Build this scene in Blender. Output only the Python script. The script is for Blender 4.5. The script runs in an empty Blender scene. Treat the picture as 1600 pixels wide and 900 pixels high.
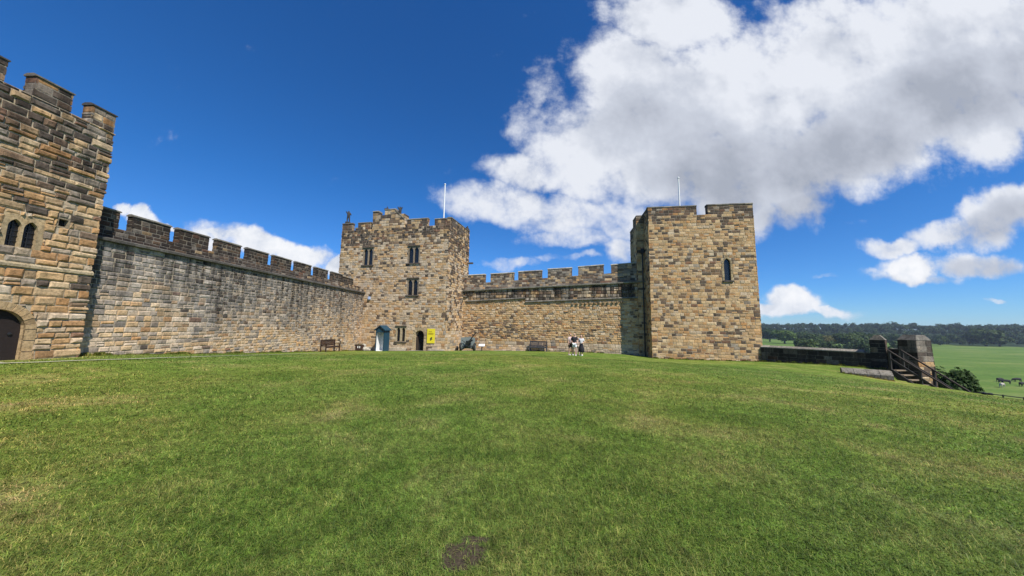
import bpy, math, random
import numpy as np
from mathutils import Vector, Matrix, noise as mnoise

random.seed(7)
rng = np.random.default_rng(11)
SC = bpy.context.scene
COL = SC.collection
R = math.radians

# ------------------------------------------------------------------ camera
F_PX = 515.0
PITCH = math.atan(59 / 515)
ROLL = R(0.91)
EYE = Vector((0, 0, 1.6))
_F = Vector((0, math.cos(PITCH), math.sin(PITCH)))
_U0 = Vector((0, -math.sin(PITCH), math.cos(PITCH)))
_R0 = Vector((1, 0, 0))
CR = _R0 * math.cos(ROLL) + _U0 * math.sin(ROLL)
CU = -_R0 * math.sin(ROLL) + _U0 * math.cos(ROLL)
cam_d = bpy.data.cameras.new('camera')
cam = bpy.data.objects.new('camera', cam_d)
COL.objects.link(cam)
M = Matrix.Identity(4)
for i in range(3):
    M[i][0] = CR[i]; M[i][1] = CU[i]; M[i][2] = -_F[i]; M[i][3] = EYE[i]
cam.matrix_world = M
cam_d.sensor_width = 36
cam_d.lens = 36 * F_PX / 1600
cam_d.clip_end = 20000
cam_d.clip_start = 0.05
SC.camera = cam

def ray(x, y):
    return _F + CR * ((x - 800) / F_PX) + CU * ((450 - y) / F_PX)
def atY(x, y, Y):
    d = ray(x, y); return EYE + d * (Y / d.y)
def on_plane(x, y, p, n):
    d = ray(x, y); n3 = Vector((n[0], n[1], 0)); p3 = Vector((p[0], p[1], 0))
    return EYE + d * (((p3 - EYE).dot(n3)) / d.dot(n3))

# ------------------------------------------------------------------ terrain
POLY = [(-90, -70), (12, -70), (14.5, 0), (16.5, 5), (18.6, 9), (21.3, 13), (22.9, 16.4), (22.35, 18.5), (22.3, 20.15), (24.6, 21.8), (24.9, 22.3), (22.2, 28.5), (24, 38), (22, 60), (-90, 70)]
CTRL = [(0, 0, 0), (-2, 3, 0.0), (4, 3, -.02), (-15.76, 12.23, .24), (-15.6, 18.2, -.17), (-15, 33, -1.08), (-6.7, 31.5, -.86), (-5.6, 35.8, -1.12), (10.6, 31.4, -.9),
        (12.5, 29, -1.01), (20.8, 27.7, -1.02), (5.2, 26, -.62), (24.4, 22, -.86), (21.9, 19, -1.16), (19.5, 20, -.85),
        (22.9, 16.4, -1.3), (20.5, 13, -1.0), (-30, 0, .5), (-15, -10, .3), (15, -10, -.4), (0, -30, 0.3), (16.5, 5, -.45), (-40, 40, -1), (30, 45, -1.2), (0, 15, -.12), (-9, 8, .1), (9, 8, -.15)]
_c = np.array(CTRL)
def _tps(r2):
    return np.where(r2 > 1e-9, r2 * np.log(np.maximum(r2, 1e-9)), 0)
def _solve():
    n = len(_c); d2 = ((_c[:, None, :2] - _c[None, :, :2]) ** 2).sum(-1)
    K = _tps(d2) + np.eye(n) * 1.0; Pm = np.hstack([np.ones((n, 1)), _c[:, :2]])
    A = np.zeros((n + 3, n + 3)); A[:n, :n] = K; A[:n, n:] = Pm; A[n:, :n] = Pm.T
    return np.linalg.solve(A, np.concatenate([_c[:, 2], np.zeros(3)]))
_w = _solve()
def plateau(X, Y):
    X = np.clip(X, -45, 32); Y = np.clip(Y, -30, 45)
    out = _w[-3] + _w[-2] * X + _w[-1] * Y
    for i in range(len(_c)):
        out = out + _w[i] * _tps((X - _c[i, 0]) ** 2 + (Y - _c[i, 1]) ** 2)
    return out
def poly_sd(X, Y):
    """distance outside the castle mound's edge (0 inside)"""
    best = np.full(X.shape, 1e9); inside = np.zeros(X.shape, bool)
    n = len(POLY)
    for i in range(n):
        x0, y0 = POLY[i]; x1, y1 = POLY[(i + 1) % n]
        dx, dy = x1 - x0, y1 - y0
        t = np.clip(((X - x0) * dx + (Y - y0) * dy) / (dx * dx + dy * dy), 0, 1)
        best = np.minimum(best, np.hypot(X - x0 - t * dx, Y - y0 - t * dy))
        cond = ((y0 > Y) != (y1 > Y))
        with np.errstate(divide='ignore', invalid='ignore'):
            xi = (x1 - x0) * (Y - y0) / (y1 - y0 if y1 != y0 else 1e-9) + x0
        inside ^= cond & (X < xi)
    return np.where(inside, 0, best)
FIELD_Z = -16.0
def far_h(X, Y):
    rr = np.hypot(X, Y)
    az = np.arctan2(X, Y)
    hill = np.clip((rr - 760) / 480, 0, 1)
    h = FIELD_Z + 21 * hill * hill * (3 - 2 * hill) + 1.2 * np.sin(az * 9) * hill
    h = h + 0.5 * np.sin(X * .021 + 1) * np.sin(Y * .017)
    # the meadow climbs a little on the left, behind the low wall
    return h
def height(X, Y):
    X = np.asarray(X, float); Y = np.asarray(Y, float)
    sd = poly_sd(X, Y)
    p = plateau(X, Y)
    drop = np.minimum(sd, 5.0) * 1.3 + np.maximum(sd - 5, 0) * .6
    f = far_h(X, Y)
    z = p - drop
    k = 1.5
    # smooth max
    return np.where(sd <= 0, p, np.where(z > f + 6, z, np.log(np.exp((z - f) / k) + 1) * k + f))
def hz(x, y):
    return float(height(np.array([x]), np.array([y]))[0])
def hit(px, py):
    d = ray(px, py); t = 1.0
    while t < 2500:
        P = EYE + d * t
        if P.z < hz(P.x, P.y):
            lo, hi = t / 1.02, t
            for _ in range(18):
                m = (lo + hi) / 2; P = EYE + d * m
                if P.z < hz(P.x, P.y): hi = m
                else: lo = m
            return EYE + d * hi
        t *= 1.02
    return EYE + d * t

# ------------------------------------------------------------------ mesh helper
class MB:
    def __init__(s, xf=None):
        s.v = []; s.f = []; s.c = []; s.xf = xf; s.smooth = False
    def add(s, vs, fs, col=(1, 1, 1, 0)):
        b = len(s.v)
        for v in vs:
            v = Vector(v)
            s.v.append(s.xf @ v if s.xf else v); s.c.append(col)
        for f in fs: s.f.append(tuple(i + b for i in f))
    def box(s, c, h, col=(1, 1, 1, 0), rot=None, bev=0.0):
        x, y, z = h; vs = []
        if bev <= 0:
            vs = [(i * x, j * y, k * z) for i in (-1, 1) for j in (-1, 1) for k in (-1, 1)]
            fs = [(0, 1, 3, 2), (4, 6, 7, 5), (0, 4, 5, 1), (2, 3, 7, 6), (0, 2, 6, 4), (1, 5, 7, 3)]
        else:
            b = min(bev, x * .45, y * .45, z * .45); fs = []
            idx = {}
            for i in (-1, 1):
                for j in (-1, 1):
                    for k in (-1, 1):
                        for a in range(3):
                            p = [i * x, j * y, k * z]
                            for q in range(3):
                                if q != a: p[q] -= (i, j, k)[q] * b
                            idx[(i, j, k, a)] = len(vs); vs.append(tuple(p))
            g = lambda i, j, k, a: idx[(i, j, k, a)]
            for i in (-1, 1):
                fs.append((g(i, -1, -1, 0), g(i, 1, -1, 0), g(i, 1, 1, 0), g(i, -1, 1, 0)))
                fs.append((g(-1, i, -1, 1), g(1, i, -1, 1), g(1, i, 1, 1), g(-1, i, 1, 1)))
                fs.append((g(-1, -1, i, 2), g(1, -1, i, 2), g(1, 1, i, 2), g(-1, 1, i, 2)))
                for j in (-1, 1):
                    fs.append((g(i, j, -1, 0), g(i, j, 1, 0), g(i, j, 1, 1), g(i, j, -1, 1)))
                    fs.append((g(i, -1, j, 0), g(i, 1, j, 0), g(i, 1, j, 2), g(i, -1, j, 2)))
                    fs.append((g(-1, i, j, 1), g(1, i, j, 1), g(1, i, j, 2), g(-1, i, j, 2)))
                    for k in (-1, 1): fs.append((g(i, j, k, 0), g(i, j, k, 1), g(i, j, k, 2)))
        c = Vector(c)
        vs = [((rot @ Vector(v)) if rot else Vector(v)) + c for v in vs]
        s.add(vs, fs, col)
    def tube(s, pts, rads, col=(1, 1, 1, 0), n=8, cap=True):
        pts = [Vector(p) for p in pts]
        if not hasattr(rads, '__len__'): rads = [rads] * len(pts)
        vs = []; fs = []
        up = Vector((0, 0, 1))
        for i, p in enumerate(pts):
            t = (pts[min(i + 1, len(pts) - 1)] - pts[max(i - 1, 0)]).normalized()
            a = t.cross(up if abs(t.z) < .95 else Vector((1, 0, 0))).normalized(); b = t.cross(a)
            for k in range(n):
                an = 2 * math.pi * k / n
                vs.append(p + (a * math.cos(an) + b * math.sin(an)) * rads[i])
        for i in range(len(pts) - 1):
            for k in range(n):
                fs.append((i * n + k, i * n + (k + 1) % n, (i + 1) * n + (k + 1) % n, (i + 1) * n + k))
        if cap:
            fs.append(tuple(range(n))); fs.append(tuple((len(pts) - 1) * n + k for k in range(n)))
        s.add(vs, fs, col)
    def bar(s, a, b, w, h, col=(1, 1, 1, 0)):
        """rectangular bar from a to b"""
        a = Vector(a); b = Vector(b); t = (b - a).normalized()
        sd = t.cross(Vector((0, 0, 1)));
        sd = sd.normalized() if sd.length > .01 else Vector((1, 0, 0))
        up = sd.cross(t).normalized()
        vs = []
        for p in (a, b):
            for i, j in ((-1, -1), (1, -1), (1, 1), (-1, 1)): vs.append(p + sd * i * w / 2 + up * j * h / 2)
        s.add(vs, [(0, 1, 2, 3), (4, 5, 6, 7), (0, 1, 5, 4), (1, 2, 6, 5), (2, 3, 7, 6), (3, 0, 4, 7)], col)
    def lathe(s, prof, c=(0, 0, 0), n=20, col=(1, 1, 1, 0), rot=None):
        vs = []; fs = []; c = Vector(c)
        for r_, z in prof:
            for k in range(n):
                a = 2 * math.pi * k / n; p = Vector((r_ * math.cos(a), r_ * math.sin(a), z))
                vs.append((rot @ p if rot else p) + c)
        for i in range(len(prof) - 1):
            for k in range(n): fs.append((i * n + k, i * n + (k + 1) % n, (i + 1) * n + (k + 1) % n, (i + 1) * n + k))
        fs.append(tuple(range(n))); fs.append(tuple((len(prof) - 1) * n + k for k in range(n)))
        s.add(vs, fs, col)
    def build(s, name, mat, parent=None, smooth=False):
        off = Vector((0, 0, 0)); q = parent
        while q is not None: off += q.location; q = q.parent
        me = bpy.data.meshes.new(name)
        me.from_pydata([tuple(v - off) for v in s.v], [], s.f)
        at = me.color_attributes.new('Col', 'FLOAT_COLOR', 'POINT')
        at.data.foreach_set('color', np.array(s.c, dtype=np.float32).ravel())
        import bmesh
        bm = bmesh.new(); bm.from_mesh(me); bmesh.ops.recalc_face_normals(bm, faces=bm.faces); bm.to_mesh(me); bm.free()
        if smooth: me.polygons.foreach_set('use_smooth', [True] * len(me.polygons))
        me.materials.append(mat)
        o = bpy.data.objects.new(name, me); COL.objects.link(o)
        if parent: o.parent = parent
        return o

def empty(name, loc, label, cat, group=None):
    o = bpy.data.objects.new(name, None); COL.objects.link(o); o.location = loc
    o.empty_display_size = .2
    return tag(o, label, cat, group)
def tag(o, label=None, cat=None, group=None, kind=None):
    if label: o['label'] = label
    if cat: o['category'] = cat
    if group: o['group'] = group
    if kind: o['kind'] = kind
    return o
def copy_tree(o, parent=None):
    c = o.copy(); COL.objects.link(c)
    if parent: c.parent = parent
    for ch in list(o.children): copy_tree(ch, c)
    return c
def origin_to_base(o, p):
    """move a single-mesh thing's origin to p"""
    p = Vector(p); me = o.data
    me.transform(Matrix.Translation(-p)); o.location = p
    return o

# ------------------------------------------------------------------ materials
def new_mat(name):
    m = bpy.data.materials.new(name); m.use_nodes = True
    nt = m.node_tree; b = nt.nodes['Principled BSDF']
    return m, nt, nt.nodes, nt.links, b
def N(nt, t, **kw):
    n = nt.nodes.new(t)
    for k, v in kw.items(): setattr(n, k, v)
    return n
def ramp(nt, stops, interp='LINEAR'):
    n = nt.nodes.new('ShaderNodeValToRGB'); n.color_ramp.interpolation = interp
    e = n.color_ramp.elements
    while len(e) < len(stops): e.new(.5)
    for i, (p, c) in enumerate(stops):
        e[i].position = p; e[i].color = (*c, 1) if len(c) == 3 else c
    return n
def g(v): return (v, v, v)
def mul(nt, a, b, fac=1.0, mode='MULTIPLY'):
    m = nt.nodes.new('ShaderNodeMix'); m.data_type = 'RGBA'; m.blend_type = mode
    if hasattr(fac, 'links') or hasattr(fac, 'is_linked'): nt.links.new(fac, m.inputs[0])
    else: m.inputs[0].default_value = fac
    for s, v in ((m.inputs[6], a), (m.inputs[7], b)):
        if hasattr(v, 'is_linked'): nt.links.new(v, s)
        else: s.default_value = (*v, 1) if len(v) == 3 else v
    return m.outputs[2]
def noise_n(nt, vec, scale, detail=6, rough=.6, dist=0):
    n = N(nt, 'ShaderNodeTexNoise'); n.inputs['Scale'].default_value = scale; n.inputs['Detail'].default_value = detail
    n.inputs['Roughness'].default_value = rough; n.inputs['Distortion'].default_value = dist
    if vec: nt.links.new(vec, n.inputs['Vector'])
    return n.outputs['Fac']
def scaled(nt, vec, s):
    m = N(nt, 'ShaderNodeVectorMath', operation='MULTIPLY'); nt.links.new(vec, m.inputs[0]); m.inputs[1].default_value = s
    return m.outputs[0]

def stone_mat(name, fine=7.0, bump=.6, rough=.92, lichen=.35):
    m, nt, nn, L, b = new_mat(name)
    at = N(nt, 'ShaderNodeAttribute', attribute_name='Col')
    geo = N(nt, 'ShaderNodeNewGeometry'); P = geo.outputs['Position']
    n1 = noise_n(nt, P, fine, 8, .7)
    r1 = ramp(nt, [(.25, g(.58)), (.5, g(1.0)), (.75, g(1.22))]); L.new(n1, r1.inputs[0])
    c = mul(nt, at.outputs['Color'], r1.outputs[0])
    # warm and cool blotches inside stones
    n2 = noise_n(nt, P, 2.6, 5, .6)
    r2 = ramp(nt, [(.3, (1.08, 1.0, .9)), (.5, g(1)), (.72, (.93, .93, .93))]); L.new(n2, r2.inputs[0])
    c = mul(nt, c, r2.outputs[0], .8)
    # soot streaks running down, amount in alpha
    st = noise_n(nt, scaled(nt, P, (1.9, 1.9, .16)), 1.6, 6, .62)
    r3 = ramp(nt, [(.38, (.17, .16, .155)), (.6, g(1))]); L.new(st, r3.inputs[0])
    c = mul(nt, c, r3.outputs[0], at.outputs['Alpha'])
    # black lichen specks
    n4 = noise_n(nt, P, 14, 8, .75)
    r4 = ramp(nt, [(.40, g(.25)), (.52, g(1))]); L.new(n4, r4.inputs[0])
    c = mul(nt, c, r4.outputs[0], lichen)
    L.new(c, b.inputs['Base Color'])
    b.inputs['Roughness'].default_value = rough
    b.inputs['Specular IOR Level'].default_value = .25
    bp = N(nt, 'ShaderNodeBump'); bp.inputs['Strength'].default_value = bump; bp.inputs['Distance'].default_value = .04
    n5 = noise_n(nt, P, 5.5, 10, .72)
    L.new(n5, bp.inputs['Height']); L.new(bp.outputs[0], b.inputs['Normal'])
    return m
def plain(name, col, rough=.6, metal=0, var=.25, scale=12, bump=.15, spec=.4):
    m, nt, nn, L, b = new_mat(name)
    tc = N(nt, 'ShaderNodeTexCoord')
    n1 = noise_n(nt, tc.outputs['Object'], scale, 6, .6)
    r1 = ramp(nt, [(.3, g(1 - var)), (.7, g(1 + var * .6))]); L.new(n1, r1.inputs[0])
    c = mul(nt, col, r1.outputs[0]); L.new(c, b.inputs['Base Color'])
    b.inputs['Roughness'].default_value = rough; b.inputs['Metallic'].default_value = metal
    b.inputs['Specular IOR Level'].default_value = spec
    if bump:
        bp = N(nt, 'ShaderNodeBump'); bp.inputs['Strength'].default_value = bump; bp.inputs['Distance'].default_value = .02
        L.new(n1, bp.inputs['Height']); L.new(bp.outputs[0], b.inputs['Normal'])
    return m
STONE = stone_mat('sandstone')
STONE_FAR = stone_mat('sandstone_ashlar', fine=5, bump=.8)
DARKSTONE = stone_mat('weathered_stone', fine=6, lichen=.7)
WOOD_DARK = plain('dark_oak', (.045, .022, .014), .75, scale=20)
WOOD_OLD = plain('old_oak', (.05, .035, .025), .8, scale=18)
WOOD_TREAD = plain('worn_tread', (.24, .18, .115), .8, scale=15)
WOOD_RAIL = plain('tarred_timber', (.035, .028, .024), .65, scale=15)
GLASS = plain('leaded_glass', (.012, .013, .016), .25, spec=.5, bump=.1)
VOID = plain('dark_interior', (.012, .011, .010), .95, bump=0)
BLUE = plain('blue_paint', (.012, .052, .085), .5)
WHITE = plain('white_paint', (.78, .78, .76), .6, var=.08)
YELLOW = plain('yellow_banner', (.74, .62, .03), .6, var=.05)
BLACKP = plain('black_paint', (.02, .02, .022), .45)
GUNGREY = plain('gun_shield_grey', (.17, .2, .19), .55)
GUNDARK = plain('gun_metal', (.03, .035, .037), .45, metal=.4)
RUBBER = plain('tyre_rubber', (.02, .02, .02), .8)
PINK = plain('pink_trim', (.62, .2, .27), .6)
SLATE = plain('grey_timber', (.055, .052, .058), .75)
CONC = plain('pale_paving', (.40, .37, .30), .9, scale=6)
SKIN = plain('skin', (.52, .32, .23), .6, var=.08, bump=0)

# ------------------------------------------------------------------ stone faces
def P3(O, ud, n, u, z, h):
    return (O[0] + ud[0] * u + n[0] * h, O[1] + ud[1] * u + n[1] * h, z)
MORTAR = (.47, .385, .27, .1)
def rect_sub(r, h):
    a, b, c, d = r; ha, hb, hc, hd = h
    if hb <= a or ha >= b or hd <= c or hc >= d: return [r]
    out = []
    if ha > a: out.append((a, ha, c, d))
    if hb < b: out.append((hb, b, c, d))
    m0, m1 = max(a, ha), min(b, hb)
    if hc > c: out.append((m0, m1, c, hc))
    if hd < d: out.append((m0, m1, hd, d))
    return out
def stones(mb, O, ud, n, u0, u1, z0, z1, hc, wc, pal, holes=(), ztop=None, zbot=None, gap=.024, relief=(.008, .024), jit=.0, rnd=None, wave=0, bev=.02):
    rnd = rnd or random
    z = z0; row = 0
    while z < z1 - .03:
        hh = rnd.uniform(*hc)
        if z + hh > z1 - hc[0] * .5: hh = z1 - z
        u = u0 - (rnd.uniform(0, wc[0] * .6) if row % 2 else 0)
        while u < u1 - .01:
            ww = rnd.uniform(*wc)
            if rnd.random() < .12: ww *= 1.5
            if u + ww > u1 - wc[0] * .4: ww = u1 - u + .001
            a, b = max(u, u0), min(u + ww, u1)
            rects = [(a, b, z, z + hh)]
            if wc[1] > .3 and rnd.random() < .12 and hh > .2 and jit > 0:   # split into two thin stones
                zm = z + hh * rnd.uniform(.4, .6); rects = [(a, b, z, zm), (a, b, zm, z + hh)]
            for hl in holes:
                rects = [q for r_ in rects for q in rect_sub(r_, hl)]
            for (a_, b_, c_, d_) in rects:
                uc = (a_ + b_) / 2
                if ztop: d_ = min(d_, ztop(uc))
                if zbot: c_ = max(c_, zbot(uc))
                if b_ - a_ < .06 or d_ - c_ < .05: continue
                col = pal(uc, (c_ + d_) / 2, rnd)
                h = rnd.uniform(*relief); gp = gap * rnd.uniform(.7, 1.3)
                ea = 0 if a_ <= u0 + 1e-4 else gp / 2
                eb = 0 if b_ >= u1 - 1e-4 else gp / 2
                hw = h if a_ <= u0 + 1e-4 else 0; he = h if b_ >= u1 - 1e-4 else 0
                bv = min(bev + .75 * bev * rnd.random(), (b_ - a_) * .2, (d_ - c_) * .2)
                J = lambda s=1: rnd.uniform(-jit, jit) * s
                w_ = [wave * math.sin(q * 1.1 + c_ * .7) for q in (a_, b_)] if wave else [0, 0]
                o4 = [(a_ + ea, c_ + gp / 2 + w_[0]), (b_ - eb, c_ + gp / 2 + w_[1]), (b_ - eb, d_ - gp / 2 + w_[1]), (a_ + ea, d_ - gp / 2 + w_[0])]
                o4 = [(p[0] + (J() if 0 < (p[0] - u0) and p[0] < u1 - .01 else 0), p[1] + J(.7)) for p in o4]
                ia = 0 if hw else bv; ib = 0 if he else bv
                i4 = [(o4[0][0] + ia, o4[0][1] + bv), (o4[1][0] - ib, o4[1][1] + bv), (o4[2][0] - ib, o4[2][1] - bv), (o4[3][0] + ia, o4[3][1] - bv)]
                vs = [P3(O, ud, n, p[0] - (hw if k in (0, 3) else 0) + (he if k in (1, 2) else 0), p[1], -.03) for k, p in enumerate(o4)]
                vs += [P3(O, ud, n, p[0] - (hw if k in (0, 3) else 0) + (he if k in (1, 2) else 0), p[1], h * .45) for k, p in enumerate(o4)]
                vs += [P3(O, ud, n, p[0] - (hw if k in (0, 3) else 0) + (he if k in (1, 2) else 0), p[1], h * (1 + rnd.uniform(-.25, .25))) for k, p in enumerate(i4)]
                mb.add(vs, [(0, 1, 5, 4), (1, 2, 6, 5), (2, 3, 7, 6), (3, 0, 4, 7), (4, 5, 9, 8), (5, 6, 10, 9), (6, 7, 11, 10), (7, 4, 8, 11), (8, 9, 10, 11)], col)
            u += ww
        z += hh; row += 1
def backing(mb, O, ud, n, u0, u1, z0, z1, holes=(), h=.004, ztop=None, col=MORTAR):
    us = sorted({u0, u1, *[x for q in holes for x in q[:2] if u0 < x < u1]}); zs = sorted({z0, z1, *[x for q in holes for x in q[2:] if z0 < x < z1]})
    for i in range(len(us) - 1):
        for j in range(len(zs) - 1):
            uc, zc = (us[i] + us[i + 1]) / 2, (zs[j] + zs[j + 1]) / 2
            if any(q[0] < uc < q[1] and q[2] < zc < q[3] for q in holes): continue
            za0, za1 = zs[j + 1], zs[j + 1]
            if ztop and j == len(zs) - 2: za0, za1 = ztop(us[i]), ztop(us[i + 1])
            mb.add([P3(O, ud, n, us[i], zs[j], h), P3(O, ud, n, us[i + 1], zs[j], h), P3(O, ud, n, us[i + 1], za1, h), P3(O, ud, n, us[i], za0, h)], [(0, 1, 2, 3)], col)

SAND = [(.47, .335, .175), (.42, .30, .16), (.54, .41, .235), (.50, .335, .165), (.39, .285, .165), (.57, .45, .28), (.45, .33, .185), (.51, .38, .215)]
ORANGE = [(.42, .245, .105), (.36, .215, .10), (.44, .285, .135)]
BROWN = [(.18, .125, .085), (.15, .11, .08), (.20, .14, .09), (.20, .115, .075), (.14, .10, .075), (.24, .17, .11)]
DARK = [(.085, .07, .058), (.065, .056, .048), (.11, .092, .074), (.095, .078, .065)]
GREY = [(.25, .225, .185), (.31, .28, .23), (.21, .19, .16), (.28, .25, .20), (.36, .325, .265)]
PALE = [(.5, .42, .30), (.46, .385, .275), (.54, .46, .34)]
def pick(rnd, groups):
    t = sum(w for w, _ in groups); x = rnd.random() * t
    for w, gset in groups:
        x -= w
        if x <= 0: break
    c = rnd.choice(gset); k = rnd.uniform(.85, 1.15); s = rnd.uniform(-.03, .03)
    mean = [sum(w * sum(cc[i] for cc in gs) / len(gs) for w, gs in groups) / t for i in range(3)]
    c = [(c[i] * .9 + mean[i] * .1) * (1.06, .985, .95)[i] for i in range(3)]
    return (c[0] * k * (1 + s), c[1] * k, c[2] * k * (1 - s))
def clump(u, z, seed, s=.35):
    return mnoise.noise(Vector((u * s, z * s, seed)))
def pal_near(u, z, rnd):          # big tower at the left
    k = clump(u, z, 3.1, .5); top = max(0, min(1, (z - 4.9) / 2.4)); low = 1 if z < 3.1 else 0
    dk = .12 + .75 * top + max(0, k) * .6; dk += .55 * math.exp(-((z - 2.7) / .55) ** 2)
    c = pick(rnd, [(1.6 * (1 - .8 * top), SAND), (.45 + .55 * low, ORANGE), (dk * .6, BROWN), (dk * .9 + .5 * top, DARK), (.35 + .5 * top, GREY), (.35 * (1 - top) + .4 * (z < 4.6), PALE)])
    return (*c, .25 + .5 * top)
def pal_left(u, z, rnd):          # left curtain wall: u = metres from the near end
    k = clump(u, z, 8.7, .3); t = max(0, min(1, (z - 1.0) / 2.6 + k * .6)); far = max(0, min(1, (u - 3) / 16))
    c = pick(rnd, [(1.3 * (1 - t) + .12 + .30 * far, SAND), (.14 * (1 - t), ORANGE), (.12 * t + .06 + .1 * far, BROWN), (.03 + .10 * t, DARK), (.6 + 1.5 * t, GREY), (.8 * (1 - t) + .35, PALE)])
    k = 1.12 - .22 * t; gr = (sum(c) / 3); w_ = .55 * t * (1 - .5 * far)
    c = [ci * (1 - w_) + gr * f_ * w_ for ci, f_ in zip(c, (1.05, 1.0, .92))]
    return (c[0] * k, c[1] * k, c[2] * k * 1.03, .25 + .75 * t)
def pal_parapet(u, z, rnd):
    nr = max(0, min(1, (9 - u) / 6))
    c = pick(rnd, [(.12 + (.7 if u > 15 else 0), SAND), (.7, BROWN), (1.5 + nr, DARK), (.35, GREY)])
    k = .85 - .35 * nr; return (c[0] * k, c[1] * k, c[2] * k, .4)
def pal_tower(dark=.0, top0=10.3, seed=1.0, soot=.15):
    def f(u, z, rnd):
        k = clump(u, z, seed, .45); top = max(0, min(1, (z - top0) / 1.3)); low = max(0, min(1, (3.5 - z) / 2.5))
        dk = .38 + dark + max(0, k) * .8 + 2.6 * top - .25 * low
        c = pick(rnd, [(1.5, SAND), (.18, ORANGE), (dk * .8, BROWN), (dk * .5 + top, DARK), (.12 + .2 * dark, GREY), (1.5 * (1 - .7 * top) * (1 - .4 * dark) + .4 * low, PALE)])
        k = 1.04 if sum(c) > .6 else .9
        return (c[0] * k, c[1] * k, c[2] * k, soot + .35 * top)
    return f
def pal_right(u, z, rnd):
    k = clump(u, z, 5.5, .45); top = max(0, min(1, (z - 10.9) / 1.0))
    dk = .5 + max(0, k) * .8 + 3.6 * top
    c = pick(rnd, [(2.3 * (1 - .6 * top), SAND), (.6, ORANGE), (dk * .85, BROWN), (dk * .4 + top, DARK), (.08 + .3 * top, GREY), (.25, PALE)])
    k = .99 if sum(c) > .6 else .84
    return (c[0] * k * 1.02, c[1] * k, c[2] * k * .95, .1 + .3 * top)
def pal_mid(u, z, rnd):
    k = clump(u, z, 2.2, .33) - .55 * math.exp(-((z - 2.9) / 1.2) ** 2)
    drk = max(0, min(1, (2.6 - z) / 1.4)) * max(0, min(1, (11 - u) / 5)) * (z > .25)
    c = pick(rnd, [(2.4, SAND), (.7, ORANGE), (.2 + 1.9 * drk + max(0, k), BROWN), (.04 + .6 * drk + max(0, k) * .3, DARK), (.15, GREY), (.5, PALE)])
    return (c[0] * 1.08, c[1] * 1.06, c[2], .12)
def pal_mid_up(u, z, rnd):
    c = pick(rnd, [(.45, SAND), (.5, BROWN), (.6, DARK), (1.2, GREY), (.35, PALE)])
    return (*c, .95)
def pal_plinth(u, z, rnd):
    c = pick(rnd, [(.9, SAND), (.1, BROWN), (.4, GREY), (1.2, PALE)]); return (*c, .1)
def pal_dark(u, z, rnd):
    c = pick(rnd, [(.06, SAND), (.5, BROWN), (1.5, DARK), (.25, GREY)]); return (c[0] * .6, c[1] * .6, c[2] * .62, .6)  # dark stone, lowered further in tone to put shade into the colour
def pal_pier(u, z, rnd):
    t = max(0, min(1, (.2 - z) / .6)); c = pick(rnd, [(1.6 * t + .05, SAND), (.9 * t, ORANGE), (.3, BROWN), (.7 * (1 - t), DARK), (1.1 * (1 - t), GREY), (.1, PALE)]); return (*c, .25)

def kmul(c, k): return [v * k for v in c]
def unit(a):
    l = math.hypot(*a); return (a[0] / l, a[1] / l)
def face_dirs(ud):
    """outward normals for a box whose front runs along ud (viewer sees u increasing to the right)"""
    return (ud[1], -ud[0])
def box_faces(O, ud, W, D):
    """front, right, back, left faces of a box; front starts at O going W along ud, depth D behind"""
    n = face_dirs(ud); bk = (-n[0], -n[1])
    A = O; B = (O[0] + ud[0] * W, O[1] + ud[1] * W); C_ = (B[0] + bk[0] * D, B[1] + bk[1] * D); D_ = (A[0] + bk[0] * D, A[1] + bk[1] * D)
    return [(A, ud, n, W), (B, bk, ud, D), (C_, (-ud[0], -ud[1]), bk, W), (D_, n, (-ud[0], -ud[1]), D)]
def slab(mb, O, ud, W, D, z0, z1, col, over=0, top_slope=0):
    n = face_dirs(ud)
    vs = []
    for z, e in ((z0, over), (z1 - top_slope, over), (z1, over - (.10 if top_slope else 0))):
        for (u, d) in ((-e, e), (W + e, e), (W + e, -D - e), (-e, -D - e)):
            vs.append(P3(O, ud, n, u, z, d))
    fs = [(0, 1, 2, 3), (8, 9, 10, 11)]
    for r_ in (0, 4):
        for k in range(4): fs.append((r_ + k, r_ + (k + 1) % 4, r_ + 4 + (k + 1) % 4, r_ + 4 + k))
    mb.add(vs, fs, col)
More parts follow.
